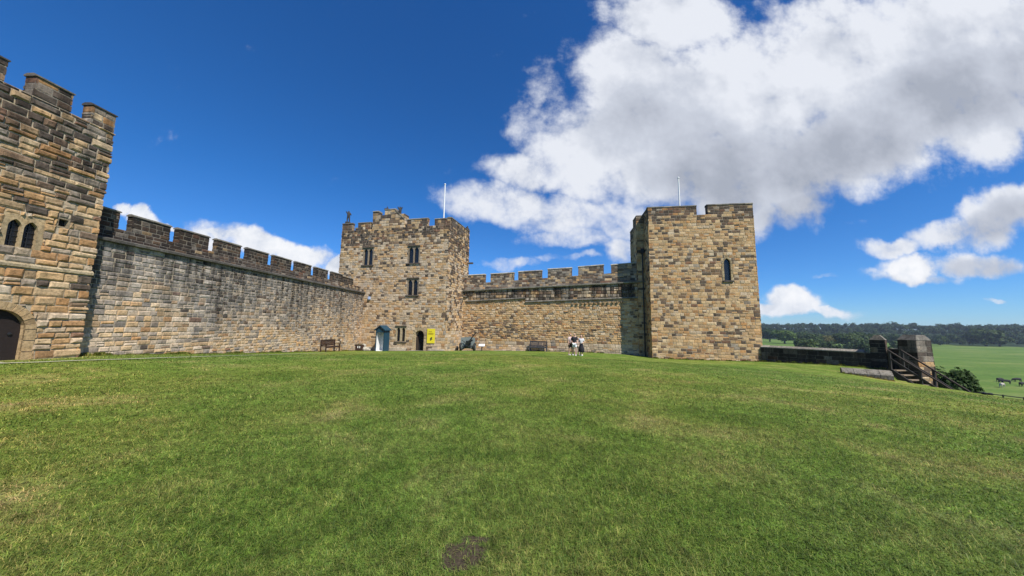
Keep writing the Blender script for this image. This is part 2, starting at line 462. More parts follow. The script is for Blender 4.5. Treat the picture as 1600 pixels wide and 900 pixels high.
def merlon(parent, O, ud, u0, u1, z0, z1, T, pal, hc=(.2, .3), wc=(.3, .5), mat=None, jit=.004, coping=True, ztop=None, seed=0, cop_h=.14, cop=((.2, .185, .155), (.26, .24, .2), (.15, .135, .115))):
    """a merlon: stone box with its own coping. O,ud: frame of the wall face it stands on"""
    rnd = random.Random(seed * 131 + int(u0 * 100))
    mat = mat or STONE_FAR
    mb = MB(); O2 = (O[0] + ud[0] * u0, O[1] + ud[1] * u0)
    W = u1 - u0
    zt = z1 - (cop_h if coping else 0)
    f = (lambda u: ztop(u0 + u) - (cop_h if coping else 0)) if ztop else None
    for k, (A, d, n, w) in enumerate(box_faces(O2, ud, W, T)):
        if ztop:
            ff = [f, (lambda u: f(W)), (lambda u: f(W - u)), (lambda u: f(0))][k]
            ztp = max(ff(0), ff(w))
            backing(mb, A, d, n, 0, w, z0, ztp, ztop=ff, col=(.26, .23, .18, .4))
            stones(mb, A, d, n, 0, w, z0, ztp, hc, wc, pal, ztop=lambda u, ff=ff: ff(u) - .0, jit=jit, rnd=rnd)
        else:
            backing(mb, A, d, n, 0, w, z0, zt, col=(.26, .23, .18, .4))
            stones(mb, A, d, n, 0, w, z0, zt, hc, wc, pal, jit=jit, rnd=rnd)
    o = mb.build('merlon', mat, parent)
    c = MB(); n = face_dirs(ud)
    # coping laid in individual stones
    k = max(1, round(W / .65)); w = W / k
    for i in range(k):
        e0 = .05 if i == 0 else -.006; e1 = .05 if i == k - 1 else -.006
        colr = (*kmul(rnd.choice(cop), rnd.uniform(.8, 1.2)), .2)
        a0, a1 = i * w - e0, (i + 1) * w + e1
        za = (f(i * w) if f else zt); zb = (f((i + 1) * w) if f else zt)
        vs = []
        for zz, e in ((0, .05), (cop_h * .5, .05), (cop_h, -.06)):
            for (u, d, zq) in ((a0, e, za), (a1, e, zb), (a1, -T - e, zb), (a0, -T - e, za)): vs.append(P3(O2, ud, n, u, zq + zz + .002 + rnd.uniform(-.006, .006), d))
        fs = [(0, 1, 2, 3), (8, 9, 10, 11)]
        for r_ in (0, 4):
            for q in range(4): fs.append((r_ + q, r_ + (q + 1) % 4, r_ + 4 + (q + 1) % 4, r_ + 4 + q))
        c.add(vs, fs, colr)
    if coping: c.build('coping', mat, o)
    return o

def arch_pts(w, h, kind, n=7):
    """outline of an opening of width w, height h, base at 0, CCW from bottom-left"""
    pts = [(-w / 2, 0), (w / 2, 0)]
    if kind == 'round':
        hs = h - w / 2
        pts += [(w / 2 * math.cos(a), hs + w / 2 * math.sin(a)) for a in [math.pi * i / (2 * n) for i in range(0, 2 * n + 1)]]
    elif kind == 'pointed':
        rise = w * .85; hs = h - rise
        r_ = (w * w / 4 + rise * rise) / w
        cx = w / 2 - r_
        a1 = math.asin(min(1, rise / r_))
        right = [(cx + r_ * math.cos(a1 * i / n), hs + r_ * math.sin(a1 * i / n)) for i in range(n + 1)]
        pts += right + [(-x, z) for x, z in reversed(right[:-1])]
    else:
        pts += [(w / 2, h), (-w / 2, h)]
    return pts
def opening(parent, O, ud, uc, z0, w, h, kind, pu0, pu1, pz0, pz1, depth=.35, name='window', col=(.42, .33, .2), pane=GLASS, pane_depth=None, bars=0, mat=None, sill=False, lat=False, ring=0):
    """dressed surround plate with an arched hole, reveals and a pane. Returns the frame object and the hole rect"""
    n = face_dirs(ud); fr = MB(); pts = [(uc + x, z0 + z) for x, z in arch_pts(w, h, kind)]
    cz = z0 + h * .5
    def to_rect(p):
        dx, dz = p[0] - uc, p[1] - cz
        t = 1e9
        if dx > 1e-6: t = min(t, (pu1 - uc) / dx)
        if dx < -1e-6: t = min(t, (pu0 - uc) / dx)
        if dz > 1e-6: t = min(t, (pz1 - cz) / dz)
        if dz < -1e-6: t = min(t, (pz0 - cz) / dz)
        return (uc + dx * t, cz + dz * t)
    N_ = len(pts); rn = random.Random(int(uc * 77 + z0 * 13))
    if ring:
        outer = [(uc + x, z0 + z - (0.05 if i < 2 else 0)) for i, (x, z) in enumerate(arch_pts(w + 2 * ring, h + ring, kind))]
        def seg(a, b, oa, ob, k):
            for i in range(k):
                t0, t1 = i / k, (i + 1) / k; L_ = lambda A, B, t: (A[0] + (B[0] - A[0]) * t, A[1] + (B[1] - A[1]) * t)
                a_, b_, oa_, ob_ = L_(a, b, t0), L_(a, b, t1), L_(oa, ob, t0), L_(oa, ob, t1)
                g0 = .04; a2, b2, oa2, ob2 = L_(a_, b_, g0), L_(a_, b_, 1 - g0), L_(oa_, ob_, g0), L_(oa_, ob_, 1 - g0)
                cc = (*kmul(col, rn.uniform(.68, 1.2)), .15); hh_ = rn.uniform(.022, .045)
                vs = [P3(O, ud, n, *x_, hh_) for x_ in (a2, b2, ob2, oa2)] + [P3(O, ud, n, *x_, -.03) for x_ in (a2, b2, ob2, oa2)]
                fr.add(vs, [(0, 1, 2, 3), (0, 1, 5, 4), (1, 2, 6, 5), (2, 3, 7, 6), (3, 0, 4, 7)], cc)
                fr.add([P3(O, ud, n, *a_, hh_ - .006), P3(O, ud, n, *b_, hh_ - .006), P3(O, ud, n, *b_, -depth), P3(O, ud, n, *a_, -depth)], [(0, 1, 2, 3)], cc)
                fr.add([P3(O, ud, n, *a_, .006), P3(O, ud, n, *b_, .006), P3(O, ud, n, *ob_, .006), P3(O, ud, n, *oa_, .006)], [(0, 1, 2, 3)], MORTAR)
        for i in range(1, N_):
            a, b = pts[i], pts[(i + 1) % N_]
            ln_ = math.hypot(a[0] - b[0], a[1] - b[1]); seg(a, b, outer[i], outer[(i + 1) % N_], max(1, round(ln_ / .32)))
        f = fr.build(name, mat or STONE, parent)
        pd = pane_depth or depth * .85
        pb = MB(); pb.add([P3(O, ud, n, *p, -pd) for p in pts], [tuple(range(N_))]); pb.build('pane' if name == 'window' else 'door_leaf', pane, f)
        def steps(pp, top):
            hs = h - (w / 2 if kind == 'round' else w * .85); out = []
            zs = [z0 - .6, z0 + hs] + [z0 + hs + (top - hs) * t for t in (.2, .4, .55, .7, .82, .92, 1)]
            def half(z):
                best = 0
                for a, b in zip(pp, pp[1:] + pp[:1]):
                    if (a[1] - z) * (b[1] - z) <= 0 and abs(a[1] - b[1]) > 1e-6:
                        best = max(best, abs(a[0] + (b[0] - a[0]) * (z - a[1]) / (b[1] - a[1]) - uc))
                return best
            for a, b in zip(zs[:-1], zs[1:]):
                hw_ = half(z0 + hs * .5) if b <= z0 + hs + 1e-6 else half(a * .5 + b * .5)
                if hw_ > 0: out.append((uc - hw_, uc + hw_, a, b))
            return out
        mid = [(uc + x, z0 + z) for x, z in arch_pts(w + ring * .8, h + ring * .4, kind)]
        return f, steps(outer, h + ring), steps(mid, h + ring * .4)
    for (a, b) in zip(range(N_), [(i + 1) % N_ for i in range(N_)]):
        ra, rb = to_rect(pts[a]), to_rect(pts[b])
        cc = (*kmul(col, rn.uniform(.85, 1.12)), .1)
        poly = [P3(O, ud, n, *pts[a], .012), P3(O, ud, n, *pts[b], .012), P3(O, ud, n, *rb, .012)]
        # insert the rect corner when the edge jumps round it
        cor = None
        if abs(ra[0] - rb[0]) > 1e-4 and abs(ra[1] - rb[1]) > 1e-4:
            for c_ in ((pu0, pz0), (pu1, pz0), (pu1, pz1), (pu0, pz1)):
                if min(ra[0], rb[0]) - 1e-4 <= c_[0] <= max(ra[0], rb[0]) + 1e-4 and min(ra[1], rb[1]) - 1e-4 <= c_[1] <= max(ra[1], rb[1]) + 1e-4: cor = c_
        if cor: poly.append(P3(O, ud, n, *cor, .012))
        poly.append(P3(O, ud, n, *ra, .012))
        fr.add(poly, [tuple(range(len(poly)))], cc)
        fr.add([P3(O, ud, n, *pts[a], .012), P3(O, ud, n, *pts[b], .012), P3(O, ud, n, *pts[b], -depth), P3(O, ud, n, *pts[a], -depth)], [(0, 1, 2, 3)], cc)
    # plate edges
    cs = [(pu0, pz0), (pu1, pz0), (pu1, pz1), (pu0, pz1)]
    for i in range(4):
        a, b = cs[i], cs[(i + 1) % 4]
        fr.add([P3(O, ud, n, *a, .012), P3(O, ud, n, *b, .012), P3(O, ud, n, *b, -.06), P3(O, ud, n, *a, -.06)], [(0, 1, 2, 3)], (*col, .1))
    f = fr.build(name, mat or STONE, parent)
    pd = pane_depth or depth * .85
    pb = MB(); pb.add([P3(O, ud, n, *p, -pd) for p in pts], [tuple(range(N_))]); 
    pb.build('pane' if name == 'window' else 'door_leaf', pane, f)
    if lat:
        lb = MB()
        for zz in [z0 + h * t for t in (.2, .4, .6, .8)]:
            lb.box(P3(O, ud, n, uc, zz, -pd + .02), (w / 2, .008, .008), rot=Matrix.Rotation(math.atan2(ud[1], ud[0]), 3, 'Z'))
        lb.box(P3(O, ud, n, uc, z0 + h * .48, -pd + .02), (.008, .008, h * .48), rot=Matrix.Rotation(math.atan2(ud[1], ud[0]), 3, 'Z'))
        lb.build('glazing_bar', BLACKP, f)
    return f, (pu0 + .02, pu1 - .02, pz0 + .02, pz1 - .02)
def rotz(ud): return Matrix.Rotation(math.atan2(ud[1], ud[0]), 3, 'Z')

# ================================================================== LEFT NEAR TOWER
# far corner at (-15.7,12.3). Its visible face runs along the left curtain wall.
LD = unit((.037, 1)); LN = (LD[1], -LD[0])       # wall direction (away), normal to the courtyard
LC = (-15.5, 11.98)                              # far corner of the tower, at courtyard side
TW = 9.0
LT_O = (LC[0] - LD[0] * TW, LC[1] - LD[1] * TW)  # u = TW at the far corner
def uzL(px, py, O=LT_O, ud=LD):
    n = (ud[1], -ud[0]); P = on_plane(px, py, O, n); return (P.x - O[0]) * ud[0] + (P.y - O[1]) * ud[1], P.z
t1 = empty('stone_tower', (LC[0] - 2, LC[1] - 4, 0), 'large rubble stone tower with an arched wooden door and a twin lancet window above', 'tower', 'castle towers')
# openings
wl = [(uzL(12, 378), uzL(33, 334)), (uzL(37, 384), uzL(60, 339))]
frames = []
zs0 = 3.82; zt0 = 4.68
u_a0 = uzL(10, 360)[0]; u_a1 = uzL(33, 360)[0]; u_b0 = uzL(36, 362)[0]; u_b1 = uzL(59, 362)[0]
um = (u_a1 + u_b0) / 2
H1 = opening(t1, LT_O, LD, (u_a0 + u_a1) / 2, zs0, u_a1 - u_a0, zt0 - zs0, 'pointed', u_a0 - .12, um, zs0 - .02, zt0 + .16, depth=.13, col=(.44, .33, .19), lat=True)
H2 = opening(t1, LT_O, LD, (u_b0 + u_b1) / 2, zs0, u_b1 - u_b0, zt0 - zs0, 'pointed', um, u_b1 + .14, zs0 - .02, zt0 + .16, depth=.13, col=(.44, .33, .19), lat=True)
uv, zv = uzL(99, 348)
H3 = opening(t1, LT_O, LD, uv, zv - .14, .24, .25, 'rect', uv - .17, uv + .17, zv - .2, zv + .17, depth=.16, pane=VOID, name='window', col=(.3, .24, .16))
du1 = uzL(37, 520)[0]; dz1 = uzL(12, 483)[1]
dw = 1.25
H4 = opening(t1, LT_O, LD, du1 - dw / 2, .2, dw, dz1 - .2, 'round', du1 - dw - .2, du1 + .17, .1, dz1 + .2, depth=.2, pane=plain('blackened_oak', (.018, .011, .009), .8, scale=16), name='doorway', col=(.43, .30, .16), pane_depth=.13, ring=.24)
hb = MB(); hb.lathe([(.0, 0), (.05, 0), (.05, .02), (.0, .03)], c=P3(LT_O, LD, LN, du1 - .22, 1.1, -.12), n=10, rot=rotz(LD) @ Matrix.Rotation(R(90), 3, 'X'))
hb.build('handle', BLACKP, H4[0])
holesL = [H1[1], H2[1], H3[1]] + H4[1]; holesLb = [H1[1], H2[1], H3[1]] + H4[2]
w1 = MB(); rnd = random.Random(5)
TT = 8.75
fac = box_faces(LT_O, LD, TW, 7)
for k, (A, d, n, w) in enumerate(fac):
    hs = holesL if k == 0 else []
    backing(w1, A, d, n, 0, w, -1.2, TT, holesLb if k == 0 else [])
    if k == 0:
        # corner quoins are part of the same coursing; small gap in the stones at the string course
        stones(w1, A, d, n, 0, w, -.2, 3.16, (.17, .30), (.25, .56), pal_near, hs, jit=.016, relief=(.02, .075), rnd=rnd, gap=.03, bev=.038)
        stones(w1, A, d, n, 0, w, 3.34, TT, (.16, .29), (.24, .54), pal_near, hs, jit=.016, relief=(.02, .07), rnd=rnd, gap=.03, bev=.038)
    else:
        stones(w1, A, d, n, 0, w, -.8, TT, (.2, .3), (.35, .6), pal_near, jit=.01, relief=(.015, .04), rnd=rnd)
slab(w1, LT_O, LD, TW, 7, TT - .05, TT - .03, (.2, .18, .15, .2), over=-.02)
w1.build('wall', STONE, t1)
sc_ = MB()
k = 12
for i in range(k):
    a = TW * i / k
    cc = (*kmul((.40, .32, .2), rnd.uniform(.85, 1.15)), .15)
    vs = []
    for z, h in ((3.16, -.03), (3.20, .07), (3.28, .07), (3.36, -.0)):
        vs += [P3(LT_O, LD, LN, a + .003, z, h), P3(LT_O, LD, LN, a + TW / k - (.003 if i < k - 1 else -.07), z, h)]
    sc_.add(vs, [(0, 1, 3, 2), (2, 3, 5, 4), (4, 5, 7, 6), (0, 2, 4, 6), (1, 3, 5, 7)], cc)
sc_.build('string_course', STONE, t1)
# merlons along visible face: visible profile of tops
for (a, b, zt) in ((11.66, 12.3, 9.52), (10.24, 11.08, 9.52), (8.7, 9.6, 9.52), (7.2, 8.15, 9.62), (5.8, 6.7, 9.62)):
    merlon(t1, LT_O, LD, (a - 12.3) / LD[1] + TW, (b - 12.3) / LD[1] + TW, TT, zt, .36, pal_near, hc=(.18, .26), wc=(.3, .55), mat=STONE, jit=.01, seed=3, cop_h=.10, cop=((.13, .12, .10), (.17, .15, .125), (.10, .09, .08)))
# far return merlons (edge along the far side)
f2 = fac[1]
for (a, b) in ((4.8, 6.2),):
    merlon(t1, f2[0], f2[1], a, b, TT, 9.6, .5, pal_near, mat=STONE, seed=9)

# ================================================================== LEFT CURTAIN WALL
SUN = Vector((.75, -.95, 1.5)).normalized()
LW_A = (-16.08 + 0.037 * (-.5), 11.9)  # placeholder; exact plane below
ref = on_plane(572, 548, (-14.87, 33.58), LN)
LW0 = (-15.2 - .037 * (33.58 - 12.2), 12.2)
WL = (34.4 - 12.2) / LD[1]
cw = empty('curtain_wall', (-15.6, 22, -.4), 'long grey weathered curtain wall with battlements, receding along the left side of the lawn', 'wall', 'castle curtain walls')
wm = MB(); rnd = random.Random(21)
ZS = 4.70
backing(wm, LW0, LD, LN, 0, WL, -2.2, ZS)
# rows of decreasing stone size further along, as the masonry changes
stones(wm, LW0, LD, LN, 0, 5.5, -.6, ZS, (.15, .25), (.22, .48), pal_left, jit=.010, relief=(.012, .038), rnd=rnd, gap=.024)
stones(wm, LW0, LD, LN, 5.5, 12.0, -1.2, ZS, (.13, .20), (.18, .36), pal_left, jit=.012, relief=(.012, .038), rnd=rnd, gap=.022)
stones(wm, LW0, LD, LN, 12.0, WL, -1.7, ZS, (.13, .20), (.18, .36), pal_left, jit=.012, relief=(.012, .038), rnd=rnd, gap=.022)
# wall thickness: back and top walk
back = box_faces(LW0, LD, WL, 2.2)
for k in (2,):
    A, d, n, w = back[k]; backing(wm, A, d, n, 0, w, -3, 5.6); stones(wm, A, d, n, 0, w, -1.5, 5.6, (.25, .35), (.4, .7), pal_left, rnd=rnd)
slab(wm, LW0, LD, WL, 2.2, ZS - .04, ZS - .01, (.2, .19, .16, .2), over=-.005)
wm.build('wall', STONE, cw)
st = MB(); k = 34
for i in range(k):
    a = WL * i / k; cc = (*kmul((.13, .12, .105), rnd.uniform(.75, 1.2)), .25); vs = []
    for z, h in ((4.62, -.02), (4.66, .16), (4.76, .17), (4.84, -.1)):
        vs += [P3(LW0, LD, LN, a + .003, z, h), P3(LW0, LD, LN, a + WL / k - .003, z, h)]
    st.add(vs, [(0, 1, 3, 2), (2, 3, 5, 4), (4, 5, 7, 6), (0, 2, 4, 6), (1, 3, 5, 7)], cc)
st.build('string_course', STONE, cw)
# parapet, set back behind the walk
SB = .42
PL0 = (LW0[0] - LN[0] * SB, LW0[1] - LN[1] * SB)
SBX = PL0
pm = MB(); CZ = 5.34
ff = box_faces(PL0, LD, WL, .5)
for k, (A, d, n, w) in enumerate(ff):
    backing(pm, A, d, n, 0, w, 4.6, CZ, col=(.24, .21, .17, .4))
    stones(pm, A, d, n, 0, w, 4.62, CZ, (.16, .22), (.22, .42), pal_parapet, jit=.008, rnd=rnd)
slab(pm, PL0, LD, WL, .5, CZ - .03, CZ - .002, (.16, .145, .12, .3), over=-.004)
pm.build('parapet', STONE, cw)
def uP(px, py, O=PL0, ud=LD):
    n = (ud[1], -ud[0]); P = on_plane(px, py, O, n); return (P.x - O[0]) * ud[0] + (P.y - O[1]) * ud[1], P.z
MZ = uP(300, 362)[1]
prs = [(150, 189), (201.5, 268), (274, 328), (334.5, 377.5), (383, 420), (424.5, 456), (459.5, 487), (490, 513), (516, 536)]
TMl = .24
PLb = (PL0[0] - LN[0] * TMl, PL0[1] - LN[1] * TMl)
for i, (a, b) in enumerate(prs):
    ya = 320 + (a - 165) * .284; yb = 320 + (b - 165) * .284
    a_, b_ = uP(a, ya, PLb)[0] + .02, uP(b, yb)[0] - .03
    merlon(cw, PL0, LD, max(a_, .1), b_, CZ, MZ + .03, TMl, pal_parapet, hc=(.15, .22), wc=(.22, .4), mat=STONE, jit=.008, seed=40 + i, cop_h=.1)
    if i == 8: merlon(cw, PL0, LD, b_ + .003, min(WL, b_ + 1.9), CZ, 5.95, TMl, pal_parapet, hc=(.15, .22), wc=(.22, .4), mat=STONE, seed=70, cop_h=.06)
# projecting stone courses at the foot in the far corner are left to the coursing itself

# ================================================================== CENTRAL TOWER
CD = unit((1, -.24)); CN = (CD[1], -CD[0])
CRr = atY(695, 548, 31.6); CRr = (CRr.x, CRr.y)
P = on_plane(532, 400, CRr, CN); WC = (CRr[0] - P.x) * CD[0] + (CRr[1] - P.y) * CD[1]
CO = (CRr[0] - CD[0] * WC, CRr[1] - CD[1] * WC)
def uzC(px, py):
    P = on_plane(px, py, CO, CN); return (P.x - CO[0]) * CD[0] + (P.y - CO[1]) * CD[1], P.z
DC = 5.4
t2 = empty('stone_tower', (CO[0] + CD[0] * WC / 2, CO[1] + CD[1] * WC / 2 + 2.5, -1), 'square corner tower with stone figures on its battlements and a yellow banner by its door', 'tower', 'castle towers')
holes = []
def twin(x0, x1, ytop, ybot, kind='pointed', depth=.13, lat=False, col=(.27, .215, .15), mull=.20):
    a, zt = uzC(x0, ytop); b, _ = uzC(x1, ytop); zb = uzC((x0 + x1) / 2, ybot)[1]
    mid = (a + b) / 2; w = (b - a) * (1 - mull * .5) / 2
    for s in (-1, 1):
        c = a + w / 2 if s < 0 else b - w / 2
        f, h = opening(t2, CO, CD, c, zb, w, zt - zb, kind, (a - .12 if s < 0 else mid), (mid if s < 0 else b + .12), zb - .02, zt + .12, depth=depth, col=col, lat=lat)
        holes.append(h)
        if s < 0:
            sl = MB(); sl.box(P3(CO, CD, CN, mid, zb - .06, .04), ((b - a) / 2 + .2, .09, .05), col=(.12, .10, .085, .3), rot=rotz(CD), bev=.01); sl.build('sill', STONE_FAR, f)
            hd = MB(); hd.box(P3(CO, CD, CN, mid, zt + .15, .04), ((b - a) / 2 + .16, .07, .045), col=(.15, .12, .09, .3), rot=rotz(CD), bev=.01); hd.build('hood_mould', STONE_FAR, f)
twin(569.5, 583, 389, 414)
twin(639.5, 655, 386.5, 411)
twin(638, 653, 437, 461)
twin(620.5, 633.5, 511.5, 533.5, depth=.14, mull=.40, col=(.46, .37, .23))
ua, zt = uzC(649.3, 516); ub, _ = uzC(663, 516); zb = -1.0
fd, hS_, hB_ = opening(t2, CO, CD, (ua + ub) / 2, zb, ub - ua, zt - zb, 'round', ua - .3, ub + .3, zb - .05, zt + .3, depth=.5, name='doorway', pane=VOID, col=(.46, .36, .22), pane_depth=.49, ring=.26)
holesB = holes + hB_; holes = holes + hS_
dl = MB(); dl.box(P3(CO, CD, CN, ua + .1, zb + .75, -.3), (.03, .18, .72), rot=rotz(CD)); dl.build('door_leaf', WOOD_OLD, fd)
stp = MB(); stp.box(P3(CO, CD, CN, (ua + ub) / 2, zb + .02, .22), ((ub - ua) / 2 + .35, .22, .08), col=(.35, .32, .26, .1), rot=rotz(CD), bev=.02); stp.build('step', STONE, fd)
w2 = MB(); rnd = random.Random(77); TZ = uzC(620, 352)[1]
CZc = uzC(676, 352.5)[1]
fc = box_faces(CO, CD, WC, DC)
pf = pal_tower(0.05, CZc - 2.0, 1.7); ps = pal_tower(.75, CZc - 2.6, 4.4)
for k, (A, d, n, w) in enumerate(fc):
    hs = holes if k == 0 else []
    backing(w2, A, d, n, 0, w, -2.2, CZc, holesB if k == 0 else [])
    # first the plinth of larger pale blocks
    stones(w2, A, d, n, 0, w, -1.6, 1.0, (.24, .33), (.34, .66), pal_plinth if k else (lambda u, z, r_: pf(u, z, r_)), hs, rnd=rnd, jit=.006, relief=(.01, .035))
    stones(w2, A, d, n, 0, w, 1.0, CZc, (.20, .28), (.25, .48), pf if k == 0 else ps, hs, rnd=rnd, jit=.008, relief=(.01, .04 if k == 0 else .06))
slab(w2, CO, CD, WC, DC, CZc - .04, CZc - .01, (.2, .18, .15, .2), over=-.01)
# small plinth offset at the foot
w2.build('wall', STONE_FAR, t2)
for i in range(22):
    pl = MB()
    a, b = WC * i / 22, WC * (i + 1) / 22
    if a < ub + .3 and b > ua - .3: continue
    pl.box(P3(CO, CD, CN, (a + b) / 2, -.92, .05), (WC / 44 - .006, .08, .22 + rnd.uniform(-.02, .02)), col=(*kmul((.45, .39, .29), rnd.uniform(.85, 1.15)), .1), rot=rotz(CD), bev=.03)
    pl.build('plinth_block', STONE_FAR, t2)
mt = uzC(654, 339.5)[1]
def CM(x0, x1, ytop, z0=None, ztop=None, seed=0, cop=True, T=.4):
    a = uzC(x0, ytop)[0]; b, z = uzC(x1, ytop)
    if x1 < 690: b -= T * (.55 if x1 < 600 else .35) + .12
    return merlon(t2, CO, CD, max(a, 0), min(b, WC), CZc if z0 is None else z0, z, T, pal_tower(.6, 9, 3.3), hc=(.22, .32), wc=(.3, .55), seed=seed, ztop=ztop, coping=cop)
CM(534, 554.5, 347.5, seed=1)
CM(560.5, 583, 346, seed=2)
CM(637, 671.7, 339.5, seed=3)
CM(680, 696, 340, seed=4)
# raised turret in the middle of the parapet
zr = uzC(600, 336)[1]; a = uzC(583, 340)[0]; b = uzC(632, 340)[0]
merlon(t2, CO, CD, a + .003, b, CZc, zr, .8, pal_tower(.3, 12, 3.3), hc=(.22, .32), wc=(.3, .55), seed=5, coping=False)
CM(583.5, 597.5, 328.5, z0=zr, seed=6, T=.7)
ax, z_hi = uzC(602, 326.5); bx, z_lo = uzC(631.5, 341)
kx = uzC(617, 327)[0]
def zt_turret(u): return z_hi if u < kx else z_hi + (z_lo - z_hi) * (u - kx) / (bx - kx)
merlon(t2, CO, CD, ax, kx, zr, z_hi, .9, pal_tower(.3, 14, 3.3), hc=(.22, .32), wc=(.3, .5), seed=8)
merlon(t2, CO, CD, kx + .003, bx, zr - .2, z_hi, .9, pal_tower(.3, 14, 3.3), hc=(.22, .3), wc=(.3, .5), seed=9, ztop=zt_turret)
# right side parapet, nearly continuous when seen along it
A, d, n, w = fc[1]
for i, (a, b) in enumerate(((.52, 2.0), (2.35, 3.7), (4.05, 5.4))):
    merlon(t2, A, d, a, b, CZc, mt, .5, ps, hc=(.22, .32), wc=(.3, .55), seed=20 + i)
A, d, n, w = fc[2]
for i, (a, b) in enumerate(((.55, 3), (4, 6), (7, 9.5))): merlon(t2, A, d, a, b, CZc, mt, .5, ps, seed=30 + i)
A, d, n, w = fc[3]
for i, (a, b) in enumerate(((.6, 1.6), (2.4, 3.4))): merlon(t2, A, d, a, b, CZc, mt, .5, ps, seed=36 + i)
# a spout on the right side
A, d, n, w = fc[1]
sp = MB(); sp.box(P3(A, d, n, 5.0, uzC(690, 397)[1], .3), (.09, .09, .4), col=(.1, .09, .08, .2), rot=rotz(n) @ Matrix.Rotation(R(90), 3, 'Y')); sp.build('spout', STONE_FAR, t2)

# ================================================================== MIDDLE CURTAIN WALL
RD = unit((1, -.154)); RN = (RD[1], -RD[0])
RT0 = atY(1020, 560, 29); RT0 = (RT0.x, RT0.y)
ml = unit((1, -.27)); mn = (ml[1], -ml[0])
tt = 1.915
MP = (RT0[0] - tt, RT0[1] + 1.267 * tt)
P = on_plane(716, 500, MP, mn)
MO = (P.x - ml[0] * .5, P.y - ml[1] * .5)
MLn = (MP[0] + 2.2 - MO[0]) / ml[0]
def uzM(px, py, off=0):
    O = (MO[0] + mn[0] * off, MO[1] + mn[1] * off)
    P = on_plane(px, py, O, mn); return (P.x - O[0]) * ml[0] + (P.y - O[1]) * ml[1], P.z
s0 = uzM(717, 455); s1 = uzM(972, 442)
def zstr(u): return s0[1] + (s1[1] - s0[1]) * (u - s0[0]) / (s1[0] - s0[0])
l1 = uzM(731, 471)[1]; l0 = uzM(972, 466)
def zledge(u):
    if u < uzM(730, 470)[0]: return uzM(722, 464)[1]
    if u < uzM(821, 466)[0]: return l1 + (uzM(820, 466)[1] - l1) * (u - uzM(731, 470)[0]) / (uzM(820, 466)[0] - uzM(731, 470)[0])
    a = uzM(822, 472); return a[1] + (l0[1] - a[1]) * (u - a[0]) / (l0[0] - a[0])
mw = empty('curtain_wall', (MO[0] + 8, MO[1] - 2, -1), 'sandy rubble curtain wall with pale topped battlements, standing between the two far towers', 'wall', 'castle curtain walls')
mm = MB(); rnd = random.Random(99)
backing(mm, MO, ml, mn, 0, MLn, -2, zstr(0), ztop=zstr)
stones(mm, MO, ml, mn, 0, MLn, -1.5, -.0, (.2, .28), (.3, .6), pal_plinth, rnd=rnd, relief=(.03, .05), jit=.006)
stones(mm, MO, ml, mn, 0, MLn, .0, 5.4, (.15, .25), (.2, .46), pal_mid, ztop=zledge, rnd=rnd, jit=.016, relief=(.015, .06), gap=.03)
stones(mm, MO, ml, mn, 0, MLn, 3.9, 6.4, (.28, .36), (.3, .5), pal_mid_up, ztop=zstr, zbot=zledge, rnd=rnd, jit=.004, relief=(.10, .115))
bk = box_faces(MO, ml, MLn, 2.0)[2]
backing(mm, bk[0], bk[1], bk[2], 0, bk[3], -3, 5.3, ztop=lambda u: zstr(MLn - u))
mm.add([P3(MO, ml, mn, 0, zstr(0) - .01, 0), P3(MO, ml, mn, MLn, zstr(MLn) - .01, 0), P3(MO, ml, mn, MLn, zstr(MLn) - .01, -2), P3(MO, ml, mn, 0, zstr(0) - .01, -2)], [(0, 1, 2, 3)], (.2, .18, .15, .2))
mm.build('wall', STONE_FAR, mw)
def band(name, zf, ua, ub, prof, colr, soot, k, parent, O=MO, d=ml, n=mn, mat=STONE_FAR):
    b = MB()
    for i in range(k):
        a0 = ua + (ub - ua) * i / k; a1 = ua + (ub - ua) * (i + 1) / k
        cc = (*kmul(colr, rnd.uniform(.75, 1.2)), soot); vs = []
        for z, h in prof: vs += [P3(O, d, n, a0 + .003, zf(a0 + .01) + z, h), P3(O, d, n, a1 - .003, zf(a1 - .01) + z, h)]
        q = len(prof); fs = [(2 * j, 2 * j + 1, 2 * j + 3, 2 * j + 2) for j in range(q - 1)] + [tuple(range(0, 2 * q, 2)), tuple(range(1, 2 * q, 2))]
        b.add(vs, fs, cc)
    return b.build(name, mat, parent)
band('string_course', zstr, 0, MLn, ((-.12, .05), (-.06, .26), (.06, .27), (.12, -.1)), (.24, .22, .18), .3, 30, mw)
ub1 = uzM(730, 470)[0]; ub2 = uzM(821, 466)[0]
for (a, b) in ((0, ub1), (ub1 + .004, ub2), (ub2 + .004, MLn)):
    band('ledge', zledge, a, b, ((-.1, .0), (-.04, .17), (.03, .18), (.10, .09)), (.22, .2, .165), .4, max(1, round((b - a) / .6)), mw)
cb = MB()
for u in np.arange(uzM(895, 480)[0], MLn - 2, .42):
    cb.box(P3(MO, ml, mn, u, zledge(u) - .36, .06), (.09, .1, .09), col=(*kmul((.3, .22, .13), rnd.uniform(.6, 1.1)), .2), rot=rotz(ml), bev=.02)
cb.build('corbel', STONE_FAR, mw)
